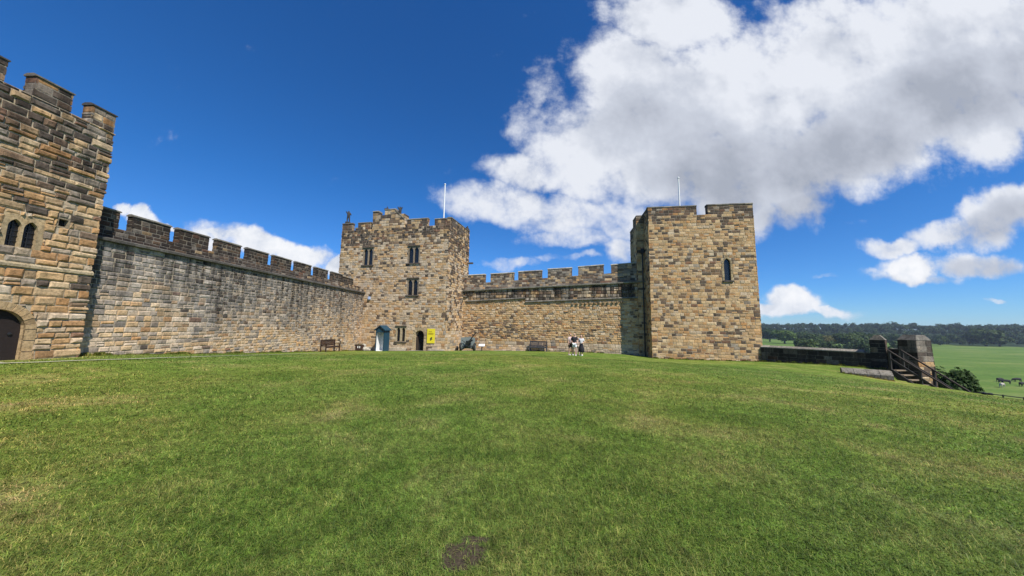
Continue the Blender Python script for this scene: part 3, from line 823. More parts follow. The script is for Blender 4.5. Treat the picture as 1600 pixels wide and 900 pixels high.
# parapet: sill follows the string course
SBm = .12
PM0 = (MO[0] - mn[0] * SBm, MO[1] - mn[1] * SBm)
c0 = uzM(763, 441, -SBm); c1 = uzM(948, 427.3, -SBm)
def zcr(u): return c0[1] + (c1[1] - c0[1]) * (u - c0[0]) / (c1[0] - c0[0])
pp = MB()
for k, (A, d, n, w) in enumerate(box_faces(PM0, ml, MLn, .55)):
    ff = [zcr, lambda u: zcr(MLn), lambda u: zcr(MLn - u), lambda u: zcr(0)][k]; zmx = max(ff(0), ff(w))
    backing(pp, A, d, n, 0, w, 4.9, zmx, ztop=ff, col=(.28, .25, .2, .3))
    stones(pp, A, d, n, 0, w, 5.0, zmx, (.2, .27), (.25, .48), pal_parapet_m if False else (lambda u, z, r_: (*pick(r_, [(.5, SAND), (.8, BROWN), (.9, DARK), (1.0, GREY), (.2, PALE)]), .25)), ztop=ff, rnd=rnd, jit=.006)
pp.add([P3(PM0, ml, mn, 0, zcr(0) - .012, .0), P3(PM0, ml, mn, MLn, zcr(MLn) - .012, .0), P3(PM0, ml, mn, MLn, zcr(MLn) - .012, -.55), P3(PM0, ml, mn, 0, zcr(0) - .012, -.55)], [(0, 1, 2, 3)], (.2, .18, .15, .2))
pp.build('parapet', STONE_FAR, mw)
pal_pm = lambda u, z, r_: (*pick(r_, [(.5, SAND), (.8, BROWN), (.9, DARK), (1.0, GREY), (.2, PALE)]), .25)
for i, (x0, x1, y0, y1) in enumerate(((716, 757.5, 430, 427.7), (767, 802, 427, 425), (810, 846, 423.5, 421.5), (855.5, 893, 419.5, 417.3), (902.5, 943, 416, 412.7), (953.3, 993, 412.7, 409.5))):
    a, za = uzM(x0, y0, -SBm); b, zb_ = uzM(x1, y1, -SBm)
    if i == 0: a = .1
    a += max(0, .48 * (x0 - 800) / 515 * .8); b += min(0, .48 * (x1 - 800) / 515)
    f = lambda u, a=a, b=b, za=za, zb_=zb_: za + (zb_ - za) * (u - a) / (b - a)
    zlow = min(zcr(a), zcr(b)) - .02
    if i == 5: b += .6
    merlon(mw, PM0, ml, a, b, zlow, max(za, zb_), .48, pal_pm, hc=(.2, .26), wc=(.25, .45), seed=50 + i, ztop=f, cop_h=.12, cop=((.42, .39, .32), (.36, .33, .27)))

# ================================================================== RIGHT TOWER
P = on_plane(1188, 500, RT0, RN); WR = (P.x - RT0[0]) * RD[0] + (P.y - RT0[1]) * RD[1]
def uzR(px, py):
    P = on_plane(px, py, RT0, RN); return (P.x - RT0[0]) * RD[0] + (P.y - RT0[1]) * RD[1], P.z
DR = 8.0
t3 = empty('stone_tower', (RT0[0] + 4.3, RT0[1] + 3.5, -1), 'square sandy tower with a single pointed lancet, standing right of the battlemented wall', 'tower', 'castle towers')
wu, wz1 = uzR(1135.5, 403.5); _, wz0 = uzR(1137, 440)
wu2 = uzR(1130.5, 420)[0]; wu3 = uzR(1142, 420)[0]; wc_ = (wu2 + wu3) / 2
f, hS_, hB_ = opening(t3, RT0, RD, wc_, wz0 + .1, (wu3 - wu2) * .9, wz1 - wz0 - .1, 'pointed', wu2 - .12, wu3 + .12, wz0 + .04, wz1 + .14, depth=.14, col=(.42, .32, .18), mat=STONE_FAR, ring=.16)
sl = MB(); sl.box(P3(RT0, RD, RN, wc_, wz0 + .02, .03), (.42, .1, .07), col=(.08, .07, .06, .3), rot=rotz(RD), bev=.01); sl.build('sill', STONE_FAR, f)
CZr = uzR(1094, 335.5)[1]
w3 = MB(); rnd = random.Random(123)
for k, (A, d, n, w) in enumerate(box_faces(RT0, RD, WR, DR)):
    hs = [q_ for q_ in hS_ if q_[3] > wz0 + .1] if k == 0 else []
    hs = [(a_, b_, max(c_, wz0 + .04), d_) for a_, b_, c_, d_ in hs]
    hb_ = [(a_, b_, max(c_, wz0 + .08), d_) for a_, b_, c_, d_ in hB_] if k == 0 else []
    backing(w3, A, d, n, 0, w, -2.2, CZr, hb_)
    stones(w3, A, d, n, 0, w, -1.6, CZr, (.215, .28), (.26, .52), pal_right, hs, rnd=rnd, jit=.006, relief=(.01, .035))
slab(w3, RT0, RD, WR, DR, CZr - .04, CZr - .01, (.2, .18, .15, .2), over=-.01)
w3.build('wall', STONE_FAR, t3)
mz0 = uzR(1050, 321.5)[1]; mz1 = uzR(1140, 317.5)[1]
merlon(t3, RT0, RD, 0, uzR(1087.5, 322)[0], CZr, mz0, .5, pal_right, hc=(.2, .28), wc=(.3, .5), seed=81)
merlon(t3, RT0, RD, uzR(1100.5, 320)[0] + .27, WR, CZr, mz1, .5, pal_right, hc=(.2, .28), wc=(.3, .5), seed=82)
for k, spans in ((1, ((.55, 3.2), (3.8, 8))), (2, ((0.6, 4), (5, 8))), (3, ((.0, 3.4), (4.0, 7.4)))):
    A, d, n, w = box_faces(RT0, RD, WR, DR)[k]
    for i, (a, b) in enumerate(spans): merlon(t3, A, d, a, b, CZr, mz0, .5, pal_right, hc=(.2, .28), wc=(.3, .5), seed=85 + k * 3 + i)
# lower rear wing filling the corner against the curtain wall
A = (RT0[0] - RN[0] * 1.75, RT0[1] - RN[1] * 1.75)
xl = on_plane(995.5, 400, A, RN); wr_ = (A[0] - xl.x) * RD[0] + (A[1] - xl.y) * RD[1]
RW0 = (A[0] - RD[0] * wr_, A[1] - RD[1] * wr_)
zrw = on_plane(1000, 336, A, RN).z
rw = MB()
for k, (B, d, n, w) in enumerate(box_faces(RW0, RD, wr_ - .01, 1.4)):
    backing(rw, B, d, n, 0, w, -2, zrw - .15); stones(rw, B, d, n, 0, w, -1.5, zrw - .15, (.22, .32), (.28, .55), pal_right, rnd=rnd, jit=.006)
slab(rw, RW0, RD, wr_ - .02, 1.4, zrw - .14, zrw, (.17, .15, .12, .2), over=.03, top_slope=.07)
rw.build('wing_wall', STONE_FAR, t3)
dp = MB(); dx = wr_ - .22
for z0_, z1_ in ((-1, 3), (3, 7.2), (7.2, 8.6)):
    dp.tube([P3(RW0, RD, RN, dx, z0_, .09), P3(RW0, RD, RN, dx, z1_, .09)], .06); dp.tube([P3(RW0, RD, RN, dx, z1_ - .12, .09), P3(RW0, RD, RN, dx, z1_, .09)], .085)
dp.box(P3(RW0, RD, RN, dx, 8.85, .13), (.16, .13, .22), rot=rotz(RD), bev=.02)
dp.build('drainpipe', BLACKP, t3)

# ================================================================== LOW WALL WITH PIERS
LWa = atY(1191, 565, 27.6); LWb = atY(1385, 577, 22)
ld = unit((LWb.x - LWa.x, LWb.y - LWa.y)); ln = (ld[1], -ld[0]); lO = (LWa.x, LWa.y)
LLn = math.hypot(LWb.x - LWa.x, LWb.y - LWa.y)
def uzW(px, py):
    P = on_plane(px, py, lO, ln); return (P.x - lO[0]) * ld[0] + (P.y - lO[1]) * ld[1], P.z
lw = empty('low_wall', (lO[0] + 2, lO[1] - 3, -1), 'low dark stone wall with two peaked piers beside the wooden steps', 'wall')
u_l1, z_l1 = uzW(1350, 547); _, z_l0 = uzW(1200, 543.5)
wb = MB(); rnd = random.Random(321)
ztl = (z_l0 + z_l1) / 2
for k, (A, d, n, w) in enumerate(box_faces(lO, ld, LLn, .55)):
    backing(wb, A, d, n, 0, w, -2.4, ztl - .1, col=(.16, .14, .11, .4)); stones(wb, A, d, n, 0, w, -2.2, ztl - .1, (.26, .34), (.4, .7), pal_dark, rnd=rnd, jit=.006)
wb.build('wall', DARKSTONE, lw)
cp = MB(); k = 11
for i in range(k):
    a0, a1 = u_l1 * i / k + .003, u_l1 * (i + 1) / k - .003
    cc = (*kmul((.30, .27, .22), rnd.uniform(.8, 1.2)), .25)
    vs = []
    for h, z in ((.07, ztl - .1), (.07, ztl - .03), (-.22, ztl + .1), (-.32, ztl + .1), (-.62, ztl - .03), (-.62, ztl - .1)):
        vs += [P3(lO, ld, ln, a0, z, h), P3(lO, ld, ln, a1, z, h)]
    cp.add(vs, [(2 * j, 2 * j + 1, (2 * j + 3) % 12, (2 * j + 2) % 12) for j in range(6)] + [tuple(range(0, 12, 2)), tuple(range(1, 12, 2))], cc)
cp.build('coping', DARKSTONE, lw)
def pier(O, ud, W, D, z0, z1, pal, batter=0.0, seed=1):
    """tall battered pier with a saddle-back top"""
    rnd = random.Random(seed); mb = MB(); n = face_dirs(ud); zs = z1 - .32
    for k, (A, d, nn_, w) in enumerate(box_faces(O, ud, W, D)):
        backing(mb, A, d, nn_, 0, w, z0, zs, col=(.2, .18, .14, .3)); stones(mb, A, d, nn_, 0, w, z0, zs, (.24, .36), (.35, .7), pal if k == 0 else pal_dark, rnd=rnd, jit=.006)  # faces other than the front: dark stone with their shade painted in
    vs = []
    for u, dd, z in ((-.03, .03, zs), (W + .03, .03, zs), (W + .03, -D - .03, zs), (-.03, -D - .03, zs), (.22, -.1, z1), (W - .22, -.1, z1), (W - .22, -D + .1, z1), (.22, -D + .1, z1)):
        vs.append(P3(O, ud, n, u, z, dd))
    # chamfers slope down along the wall direction on both sides
    mb.add(vs, [(0, 1, 2, 3), (4, 5, 6, 7), (0, 1, 5, 4), (1, 2, 6, 5), (2, 3, 7, 6), (3, 0, 4, 7)], (.22, .20, .165, .5))
    if batter:
        cx = O[0] + ud[0] * W / 2 - n[0] * D / 2; cy = O[1] + ud[1] * W / 2 - n[1] * D / 2
        for v in mb.v:
            s = 1 + batter * (z1 - v.z); v.x = cx + (v.x - cx) * s; v.y = cy + (v.y - cy) * s
    return mb.build('pier', DARKSTONE, lw)
pO = (LWb.x - ld[0] * .62, LWb.y - ld[1] * .62)
zp1 = atY(1390, 524, 21.6).z
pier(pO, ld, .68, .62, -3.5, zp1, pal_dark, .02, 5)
# gap sill between the piers
g0 = (LWb.x + .35, LWb.y - .15); ldg = unit((1, -.75)); ld_keep = ld; ld = ldg; zsill = atY(1398, 546, 21.6).z
gs = MB()
for k, (A, d, n, w) in enumerate(box_faces(g0, ld, 1.1, .6)):
    backing(gs, A, d, n, 0, w, -3.4, zsill, col=(.14, .12, .1, .3)); stones(gs, A, d, n, 0, w, -3.4, zsill, (.26, .34), (.35, .6), pal_dark, rnd=rnd)
slab(gs, g0, ld, 1.1, .6, zsill - .03, zsill + .03, (.2, .18, .15, .2)); ld = ld_keep
gs.build('sill', DARKSTONE, lw)
q0 = atY(1427, 575, 20.6); q1 = atY(1462, 575, 20.0)
pd_ = unit((q1.x - q0.x, q1.y - q0.y))
P2O = (q0.x, q0.y)
P2O = (atY(1434, 560, 20.4).x, 20.4); pdir = unit((1, .12))
Wp2 = (atY(1458, 560, 20.5).x - P2O[0])
zp2 = atY(1445, 523.5, 20.8).z
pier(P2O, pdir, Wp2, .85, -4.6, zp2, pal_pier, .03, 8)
# ------------------------------------------------------------------ stone block beside steps
b0 = hit(1316, 583); b1 = atY(1398, 598, 18.6)
bd = unit((b1.x - b0.x, b1.y - b0.y)); bl = math.hypot(b1.x - b0.x, b1.y - b0.y)
zb_t = atY(1390, 581.5, 18.9).z
bk_ = MB(); rnd = random.Random(3); k = 4
for i in range(k):
    a0, a1 = bl * i / k + .01, bl * (i + 1) / k - .01; n = face_dirs(bd)
    cc = (*kmul((.30, .27, .215), rnd.uniform(.65, 1.25)), .6); vs = []
    t0 = zb_t + .05
    for h, z in ((.02, -1.9), (.02, t0 - .22), (-.28, t0), (-.75, t0 + .01), (-.75, -1.9)):
        vs += [P3((b0.x, b0.y), bd, n, a0, z, h), P3((b0.x, b0.y), bd, n, a1, z, h)]
    bk_.add(vs, [(2 * j, 2 * j + 1, (2 * j + 3) % 10, (2 * j + 2) % 10) for j in range(5)] + [tuple(range(0, 10, 2)), tuple(range(1, 10, 2))], cc)
o = bk_.build('stone_kerb', DARKSTONE); origin_to_base(o, (b0.x, b0.y, -1)); tag(o, 'low pale stone block wall half sunk in the grass beside the wooden steps', 'wall')

# ================================================================== WOODEN STEPS
sA = atY(1387, 547, 20.3); sd_ = unit((.2, -.98)); sw = unit((.98, .2)); SWd = 1.05
drop = 2.0; run = 2.55
wsx = MB()
def S(a, w, z): return (sA.x + sd_[0] * a + sw[0] * w, sA.y + sd_[1] * a + sw[1] * w, z)
top = sA.z - 1.0
ws = empty('wooden_steps', (sA.x + .5, sA.y - 1, top - 1), 'dark timber steps with sloping handrails below the gap between the stone piers', 'steps')
sl_ = drop / run
RUN2 = 3.6
for w in (0, SWd):
    m_ = MB(); m_.bar(S(-.1, w, top - .12), S(RUN2, w, top - .12 - (RUN2 + .1) * sl_), .06, .26); m_.build('stringer', WOOD_RAIL, ws)
    m_ = MB(); m_.bar(S(0, w, top + 1.0), S(RUN2, w, top + 1.0 - RUN2 * sl_), .07, .07); m_.build('handrail', WOOD_OLD, ws)
    m_ = MB(); m_.bar(S(0, w, top + .55), S(RUN2, w, top + .55 - RUN2 * sl_), .04, .1); m_.build('midrail', WOOD_RAIL, ws)
    for a in (0.05, 1.3, 2.5, 3.55):
        m_ = MB(); m_.box(S(a, w, top - a * sl_ + .3), (.05, .05, .72), rot=rotz(sd_)); m_.build('post', WOOD_RAIL, ws)
nst = 11
for i in range(nst):
    a = .15 + i * .3; m_ = MB(); m_.box(S(a, SWd / 2, top - .08 - a * sl_), (.14, SWd / 2 - .04, .025), rot=rotz(sd_)); m_.build('tread', WOOD_TREAD, ws)

# ================================================================== FLAGPOLES
def pole(px, y0, y1, Y, label):
    a = atY(px + 1.5, y1 + 12, Y); b = atY(px, y0, Y); m_ = MB()
    x, y = b.x, b.y; a.x = x
    m_.tube([(x, y, a.z - 1.0), (x, y, b.z - .1), (x, y, b.z)], [.075, .055, .05], n=10); m_.lathe([(0, 0), (.09, .02), (.1, .08), (.06, .14), (0, .15)], c=(x, y, b.z), n=10)
    o = m_.build('flagpole', WHITE); origin_to_base(o, (x, y, a.z - 1.0)); tag(o, label, 'flagpole', 'bare flagpoles on the towers')
pole(695.5, 289, 340, 33.2, 'bare white flagpole on the corner tower with the stone figures')
pole(1060, 279, 322, 30.5, 'bare white flagpole on the sandy tower, behind its wide left merlon')

# ================================================================== figures by skinning
def skin_fig(name, verts, edges, radii, mat, parent=None, sub=1, root=0):
    off = Vector((0, 0, 0)); q = parent
    while q is not None: off += q.location; q = q.parent
    me = bpy.data.meshes.new(name); me.from_pydata([tuple(Vector(v) - off) for v in verts], edges, [])
    o = bpy.data.objects.new(name, me); COL.objects.link(o)
    if parent: o.parent = parent
    m_ = o.modifiers.new('skin', 'SKIN'); m_.use_smooth_shade = True
    sv = me.skin_vertices[0].data if me.skin_vertices else None
    if sv is None:
        me.attributes.new; 
    for i, r_ in enumerate(radii):
        rr = r_ if hasattr(r_, '__len__') else (r_, r_)
        me.skin_vertices[0].data[i].radius = rr; me.skin_vertices[0].data[i].use_root = (i == root)
    s = o.modifiers.new('sub', 'SUBSURF'); s.levels = sub; s.render_levels = sub
    dg = bpy.context.evaluated_depsgraph_get()
    new = bpy.data.meshes.new_from_object(o.evaluated_get(dg)); o.modifiers.clear(); o.data = new
    new.materials.clear(); new.materials.append(mat)
    new.polygons.foreach_set('use_smooth', [True] * len(new.polygons))
    return o
def frame_mat(x, y, z, rot, s=1.0):
    return Matrix.Translation((x, y, z)) @ Matrix.Rotation(rot, 4, 'Z') @ Matrix.Scale(s, 4)
def statue(px, yb, yt, Y, label, rot, pose):
    b = atY(px, yb, Y); t = atY(px, yt, Y); H = t.z - b.z; M_ = frame_mat(b.x, b.y, b.z, rot, H / 1.75)
    ra, la = pose
    V = [(0, 0, .9), (0, 0, 1.15), (0, 0, 1.38), (0, 0, 1.5), (0, -.02, 1.62), (0, 0, 1.72),
         (.19, 0, 1.38), (.3, -.05, 1.38 + ra * .3), (.36, -.12, 1.38 + ra * .55), (-.19, 0, 1.38), (-.3, -.05, 1.38 + la * .3), (-.3, -.15, 1.38 + la * .5),
         (.11, 0, .86), (.15, -.04, .48), (.16, .03, .08), (.16, -.1, .03), (-.11, 0, .86), (-.15, .05, .48), (-.18, .06, .08), (-.18, -.07, .03)]
    Ed = [(0, 1), (1, 2), (2, 3), (3, 4), (4, 5), (2, 6), (6, 7), (7, 8), (2, 9), (9, 10), (10, 11), (0, 12), (12, 13), (13, 14), (14, 15), (0, 16), (16, 17), (17, 18), (18, 19)]
    Rr = [.17, .16, .18, .07, .105, .07, .09, .065, .06, .09, .065, .06, .11, .08, .06, .05, .11, .08, .06, .05]
    o = skin_fig('stone_statue', [M_ @ Vector(v) for v in V], Ed, [1.3 * r_ * H / 1.75 for r_ in Rr], STATUE)
    # plinth block under the feet, one carved piece with the figure
    m_ = MB(); m_.box((b.x, b.y, b.z - .06), (.22, .22, .1), bev=.02)
    p = m_.build('pedestal', STATUE, None); off = Vector((b.x, b.y, b.z))
    origin_to_base(o, off); p.data.transform(Matrix.Translation(-off)); p.parent = o
    tag(o, label, 'statue', 'stone figures on the battlements')
STATUE = plain('carved_stone', (.05, .045, .04), .95, var=.4, scale=6, bump=.5)
def Yc(px, back=.25):
    P = on_plane(px, 350, (CO[0] - CN[0] * back, CO[1] - CN[1] * back), CN); return P.y
statue(544, 347.5, 329.5, Yc(544), 'weathered stone soldier figure on the corner merlon nearest the receding grey wall', 0.2, (-.6, .5))
statue(605, 327, 318.5 + 4, Yc(605, .6), 'small hunched stone figure on top of the raised turret', 0.5, (-.7, -.6))
statue(624.5, 340, 322.5, Yc(624, .3), 'weathered stone figure with raised arms on the sloping coping of the raised turret', 0, (.5, .6))
sP = fc[1]; sx, sy = P3(sP[0], sP[1], sP[2], 5.15, 0, -.2)[:2]
statue(730, 371, 353, sy, 'slim stone figure on the far rear corner of the tower, beyond the flagpole', 1.0, (-.7, .2))

# ================================================================== small things along the walls
def gz(x, y): return hz(x, y)
# sentry box
sb = on_plane(585.5, 547, (CO[0] + CN[0] * 1.35, CO[1] + CN[1] * 1.35), CN)
sz = gz(sb.x, sb.y) ; Wb, Db, Hb = .95, .85, 1.95
bo = empty('sentry_box', (sb.x, sb.y, sz), 'blue painted wooden sentry box with white interior and gabled roof', 'sentry box')
O_ = (sb.x, sb.y); fcs = box_faces(O_, CD, Wb, Db)
def panel(mb, A, d, n, u0, u1, z0, z1, t):
    mb.box(P3(A, d, n, (u0 + u1) / 2, sz + (z0 + z1) / 2, -t / 2), ((u1 - u0) / 2, t / 2, (z1 - z0) / 2), rot=rotz(d), bev=.006)
m_ = MB()
panel(m_, *fcs[0][:3], 0, .1, 0, Hb, .04); panel(m_, *fcs[0][:3], Wb - .1, Wb, 0, Hb, .04); panel(m_, *fcs[0][:3], .1, Wb - .1, Hb - .2, Hb, .04)
for k in (1, 2, 3): panel(m_, *fcs[k][:3], 0.003, fcs[k][3] - .003, 0, Hb, .03)
m_.build('body', BLUE, bo)
m_ = MB()
for k in (1, 2, 3):
    A, d, n, w = fcs[k]; m_.box(P3(A, d, n, w / 2, sz + Hb / 2, -.045), (w / 2 - .05, .006, Hb / 2 - .02), rot=rotz(d))
m_.box(P3(O_, CD, CN, Wb / 2, sz + .03, -Db / 2), (Wb / 2 - .05, Db / 2 - .05, .02), rot=rotz(CD))
m_.build('lining', WHITE, bo)
m_ = MB(); e = .12
rp = [(-e, sz + Hb - .02), (Wb / 2, sz + Hb + .42), (Wb + e, sz + Hb - .02), (Wb + e, sz + Hb + .06), (Wb / 2, sz + Hb + .50), (-e, sz + Hb + .06)]
vs = [P3(O_, CD, CN, u, z, .12) for u, z in rp] + [P3(O_, CD, CN, u, z, -Db - .1) for u, z in rp]
m_.add(vs, [(0, 1, 4, 5), (1, 2, 3, 4), (6, 7, 10, 11), (7, 8, 9, 10)] + [(i, (i + 1) % 6, 6 + (i + 1) % 6, 6 + i) for i in range(6)])
m_.build('roof', BLUE, bo)
m_ = MB(); m_.add([P3(O_, CD, CN, 0, sz + Hb, .003), P3(O_, CD, CN, Wb, sz + Hb, .003), P3(O_, CD, CN, Wb / 2, sz + Hb + .4, .003), P3(O_, CD, CN, 0, sz + Hb, -.04), P3(O_, CD, CN, Wb, sz + Hb, -.04), P3(O_, CD, CN, Wb / 2, sz + Hb + .4, -.04)], [(0, 1, 2), (3, 4, 5), (0, 1, 4, 3), (1, 2, 5, 4), (2, 0, 3, 5)]); m_.build('gable', BLUE, bo)

# benches
def bench(name, P, rot, W, H, mat, label, slats='v', arms=True):
    z = gz(P.x, P.y); e_ = empty(name, (P.x, P.y, z), label, 'bench'); X = frame_mat(P.x, P.y, z, rot)
    def part(nm, fn):
        m_ = MB(X); fn(m_); m_.build(nm, mat, e_)
    for s in (-1, 1):
        part('leg', lambda m_: (m_.box((s * (W / 2 - .04), .22, H / 2), (.035, .035, H / 2))))
        part('leg', lambda m_: (m_.box((s * (W / 2 - .04), -.24, .31), (.035, .035, .31))))
        if arms: part('armrest', lambda m_: m_.box((s * (W / 2 - .04), -.04, .64), (.045, .3, .02)))
    part('seat', lambda m_: [m_.box((0, -.22 + i * .105, .44), (W / 2 - .02, .045, .015)) for i in range(5)] + [m_.box((0, -.26, .38), (W / 2 - .05, .015, .045))])
    def bk(m_):
        m_.box((0, .24, H - .05), (W / 2 - .06, .02, .055)); m_.box((0, .22, .52), (W / 2 - .06, .02, .035))
        n = int(W / .11)
        for i in range(n): m_.box((-W / 2 + .1 + (W - .2) * i / (n - 1), .23, (H + .48) / 2), (.036, .01, (H - .54) / 2))
    part('backrest', bk)
    return e_, X
Pb = atY(524, 548, 30.6); Pb.x = atY(524, 548, 30.6).x
xb = -14.38; yb_ = 26.6
e_, X = bench('park_bench', Vector((xb, yb_, 0)), R(80), 1.6, .95, WOOD_DARK, 'brown wooden bench against the receding grey wall, left of the dark planter')
# the two-person dark slatted bench against the middle wall
Pc = on_plane(841, 551, (MO[0] + mn[0] * .55, MO[1] + mn[1] * .55), mn)
e_, X = bench('park_bench', Vector((Pc.x, Pc.y, 0)), math.atan2(ml[1], ml[0]), 1.75, .98, SLATE, 'dark slatted bench against the sandy wall between the field gun and the people')
# planter
Pp = on_plane(560.5, 547, (CO[0] + CN[0] * .75, CO[1] + CN[1] * .75), CN)
pz = gz(Pp.x, Pp.y); pe = empty('wooden_planter', (Pp.x, Pp.y, pz), 'dark brown square planter with a few dry plants, between the bench and the sentry box', 'planter')
m_ = MB(frame_mat(Pp.x, Pp.y, pz, R(-10)))
for i in range(7): m_.box((-.36 + i * .12, -.3, .3), (.057, .02, .3)); m_.box((-.36 + i * .12, .3, .3), (.057, .02, .3))
for s in (-1, 1): m_.box((s * .42, 0, .3), (.02, .3, .3))
m_.box((0, -.325, .56), (.45, .015, .03)); m_.box((0, 0, .5), (.4, .29, .02))
m_.build('tub', WOOD_DARK, pe)
m_ = MB(frame_mat(Pp.x, Pp.y, pz, R(-10)))
for x in (.12, .32):
    m_ = MB(frame_mat(Pp.x, Pp.y, pz, R(-10))); m_.box((x, -.345, .38), (.045, .004, .1)); m_.build('notice', WHITE, pe)
m_ = MB(frame_mat(Pp.x, Pp.y, pz, 0)); rnd = random.Random(4)
for i in range(60):
    x, y = rnd.uniform(-.35, .35), rnd.uniform(-.25, .25); h_ = rnd.uniform(.06, .28); dx, dy = rnd.uniform(-.1, .1), rnd.uniform(-.1, .1)
    m_.add([(x - .02, y, .5), (x + .02, y, .5), (x + dx, y + dy, .52 + h_)], [(0, 1, 2)])
m_.build('foliage', plain('planter_leaf', (.09, .085, .04), .8), pe)
# rocks at the corner
m_ = None
for i, (px, sc_r, yy) in enumerate(((570.5, .30, 546), (575, .24, 547), (568.5, .2, 537))):
    Pq = on_plane(px, yy, (CO[0] + CN[0] * .45, CO[1] + CN[1] * .45), CN); zq = gz(Pq.x, Pq.y)
    if i == 2: zq += .42
    import bmesh
    bm = bmesh.new(); bmesh.ops.create_icosphere(bm, subdivisions=2, radius=sc_r)
    for v in bm.verts:
        k = 1 + .3 * mnoise.noise(v.co * 4 + Vector((i * 3, 0, 0))); v.co = Vector((v.co.x * k * 1.2, v.co.y * k, v.co.z * k * .8))
    me = bpy.data.meshes.new('rock'); bm.to_mesh(me); bm.free(); me.materials.append(CONC)
    o = bpy.data.objects.new('rock', me); COL.objects.link(o); o.location = (Pq.x, Pq.y, zq + sc_r * .6)
    tag(o, ['pale rough rock on the ground beside the planter', 'smaller pale rock nearest the sentry box', 'small rock lying on top of the rock beside the planter'][i], 'rock', 'loose rocks in the tower corner')
# yellow banner
yb0 = uzC(668, 513); yb1 = uzC(680, 537)
yc = ((yb0[0] + yb1[0]) / 2, (yb0[1] + yb1[1]) / 2); hw, hh_ = (yb1[0] - yb0[0]) / 2 * .93, (yb0[1] - yb1[1]) / 2 * .95
ys = empty('yellow_banner', P3(CO, CD, CN, yc[0], yb1[1], .06), 'tall bright yellow banner fixed to the stone right of the arched doorway', 'sign')
m_ = MB(); m_.box(P3(CO, CD, CN, *yc, .075), (hw, .012, hh_), rot=rotz(CD)); m_.build('panel', YELLOW, ys)
m_ = MB(); rnd = random.Random(6)
ORG = plain('banner_ink', (.45, .33, .02), .7, bump=0)
DKI = plain('banner_dark_ink', (.05, .06, .02), .7, bump=0)
for row, (zz, w_) in enumerate(((.62, .35), (.42, .45), (.35, .6), (.28, .5), (.21, .55))):
    m_.box(P3(CO, CD, CN, yc[0] - (.6 - w_) * .3, yc[1] + hh_ * zz, .091), (hw * w_ * 1.2, .003, .014 if row else .03), rot=rotz(CD))
m_.build('text_lines', ORG, ys)
m_ = MB()
vs = [(-.28, -.62), (-.1, -.5), (-.18, -.36), (-.02, -.2), (.3, -.14), (.22, -.34), (.34, -.48), (.12, -.5), (.02, -.7), (-.08, -.58)]
pts = [(yc[0] + a * hw * 1.3, yc[1] + b * hh_) for a, b in vs]
m_.add([P3(CO, CD, CN, a, b, .09) for a, b in pts] + [P3(CO, CD, CN, a, b, .094) for a, b in pts], [tuple(range(10)), tuple(range(10, 20))]); m_.build('emblem', DKI, ys)
# alarm box
au, az_ = uzC(578, 466)
m_ = MB(); m_.box(P3(CO, CD, CN, au, az_, .12), (.13, .08, .15), rot=rotz(CD), bev=.03); o = m_.build('alarm_box', plain('pale_blue_plastic', (.35, .45, .65), .4, var=.05)); origin_to_base(o, P3(CO, CD, CN, au, az_, .04)); tag(o, 'small pale blue box fixed high on the corner tower wall', 'alarm box')
# boot scraper
Pq = on_plane(638, 547, (CO[0] + CN[0] * .3, CO[1] + CN[1] * .3), CN); zq = gz(Pq.x, Pq.y)
m_ = MB(frame_mat(Pq.x, Pq.y, zq, math.atan2(CD[1], CD[0])))
m_.box((-.22, 0, .1), (.015, .02, .1)); m_.box((.22, 0, .1), (.015, .02, .1)); m_.box((0, 0, .14), (.22, .01, .03)); m_.box((0, 0, .015), (.28, .12, .015)); m_.tube([(-.22, 0, .2), (-.24, 0, .26)], .02); m_.tube([(.22, 0, .2), (.24, 0, .26)], .02)
o = m_.build('boot_scraper', BLACKP); origin_to_base(o, (Pq.x, Pq.y, zq)); tag(o, 'small black iron boot scraper on the paving left of the arched doorway', 'boot scraper')
# info sign by the gun
Pq = on_plane(752.5, 548, (MO[0] + mn[0] * 1.1, MO[1] + mn[1] * 1.1), mn); zq = gz(Pq.x, Pq.y); X = frame_mat(Pq.x, Pq.y, zq, 0)
se = empty('information_sign', (Pq.x, Pq.y, zq), 'small white topped lectern sign on a dark post, right of the field gun', 'sign')
m_ = MB(X); m_.box((.02, 0, .26), (.05, .05, .26), bev=.01); m_.build('post', WOOD_DARK, se)
m_ = MB(X); m_.box((0, -.03, .56), (.3, .19, .02), rot=Matrix.Rotation(R(32), 3, 'X'), bev=.005); m_.build('panel', WHITE, se)
m_ = MB(X); m_.box((0, -.02, .50), (.27, .16, .012), rot=Matrix.Rotation(R(32), 3, 'X')); m_.build('backing_board', PINK, se)

# field gun
Pg = on_plane(731, 548, (MO[0] + mn[0] * 1.6, MO[1] + mn[1] * 1.6), mn); zg = gz(Pg.x, Pg.y); Xg = frame_mat(Pg.x, Pg.y, zg, R(-6))
ge = empty('field_gun', (Pg.x, Pg.y, zg), 'grey field gun with square shield, two wheels and raised black barrel', 'field gun')
m_ = MB(Xg); sv_ = [(-.78, .12, .52), (.70, .12, .52), (.70, .18, 1.30), (.3, .18, 1.36), (-.3, .18, 1.36), (-.78, .18, 1.30)]
m_.add([(a, b - .12, c) for a, b, c in sv_] + [(a, b - .10, c) for a, b, c in sv_], [tuple(range(6)), tuple(range(6, 12))] + [(i, (i + 1) % 6, 6 + (i + 1) % 6, 6 + i) for i in range(6)])
m_.box((-.04, .05, .38), (.6, .02, .16)); m_.box((-.55, -.02, 1.12), (.05, .01, .03)); m_.box((.5, -.02, 1.12), (.05, .01, .03))
m_.build('shield', GUNGREY, ge)
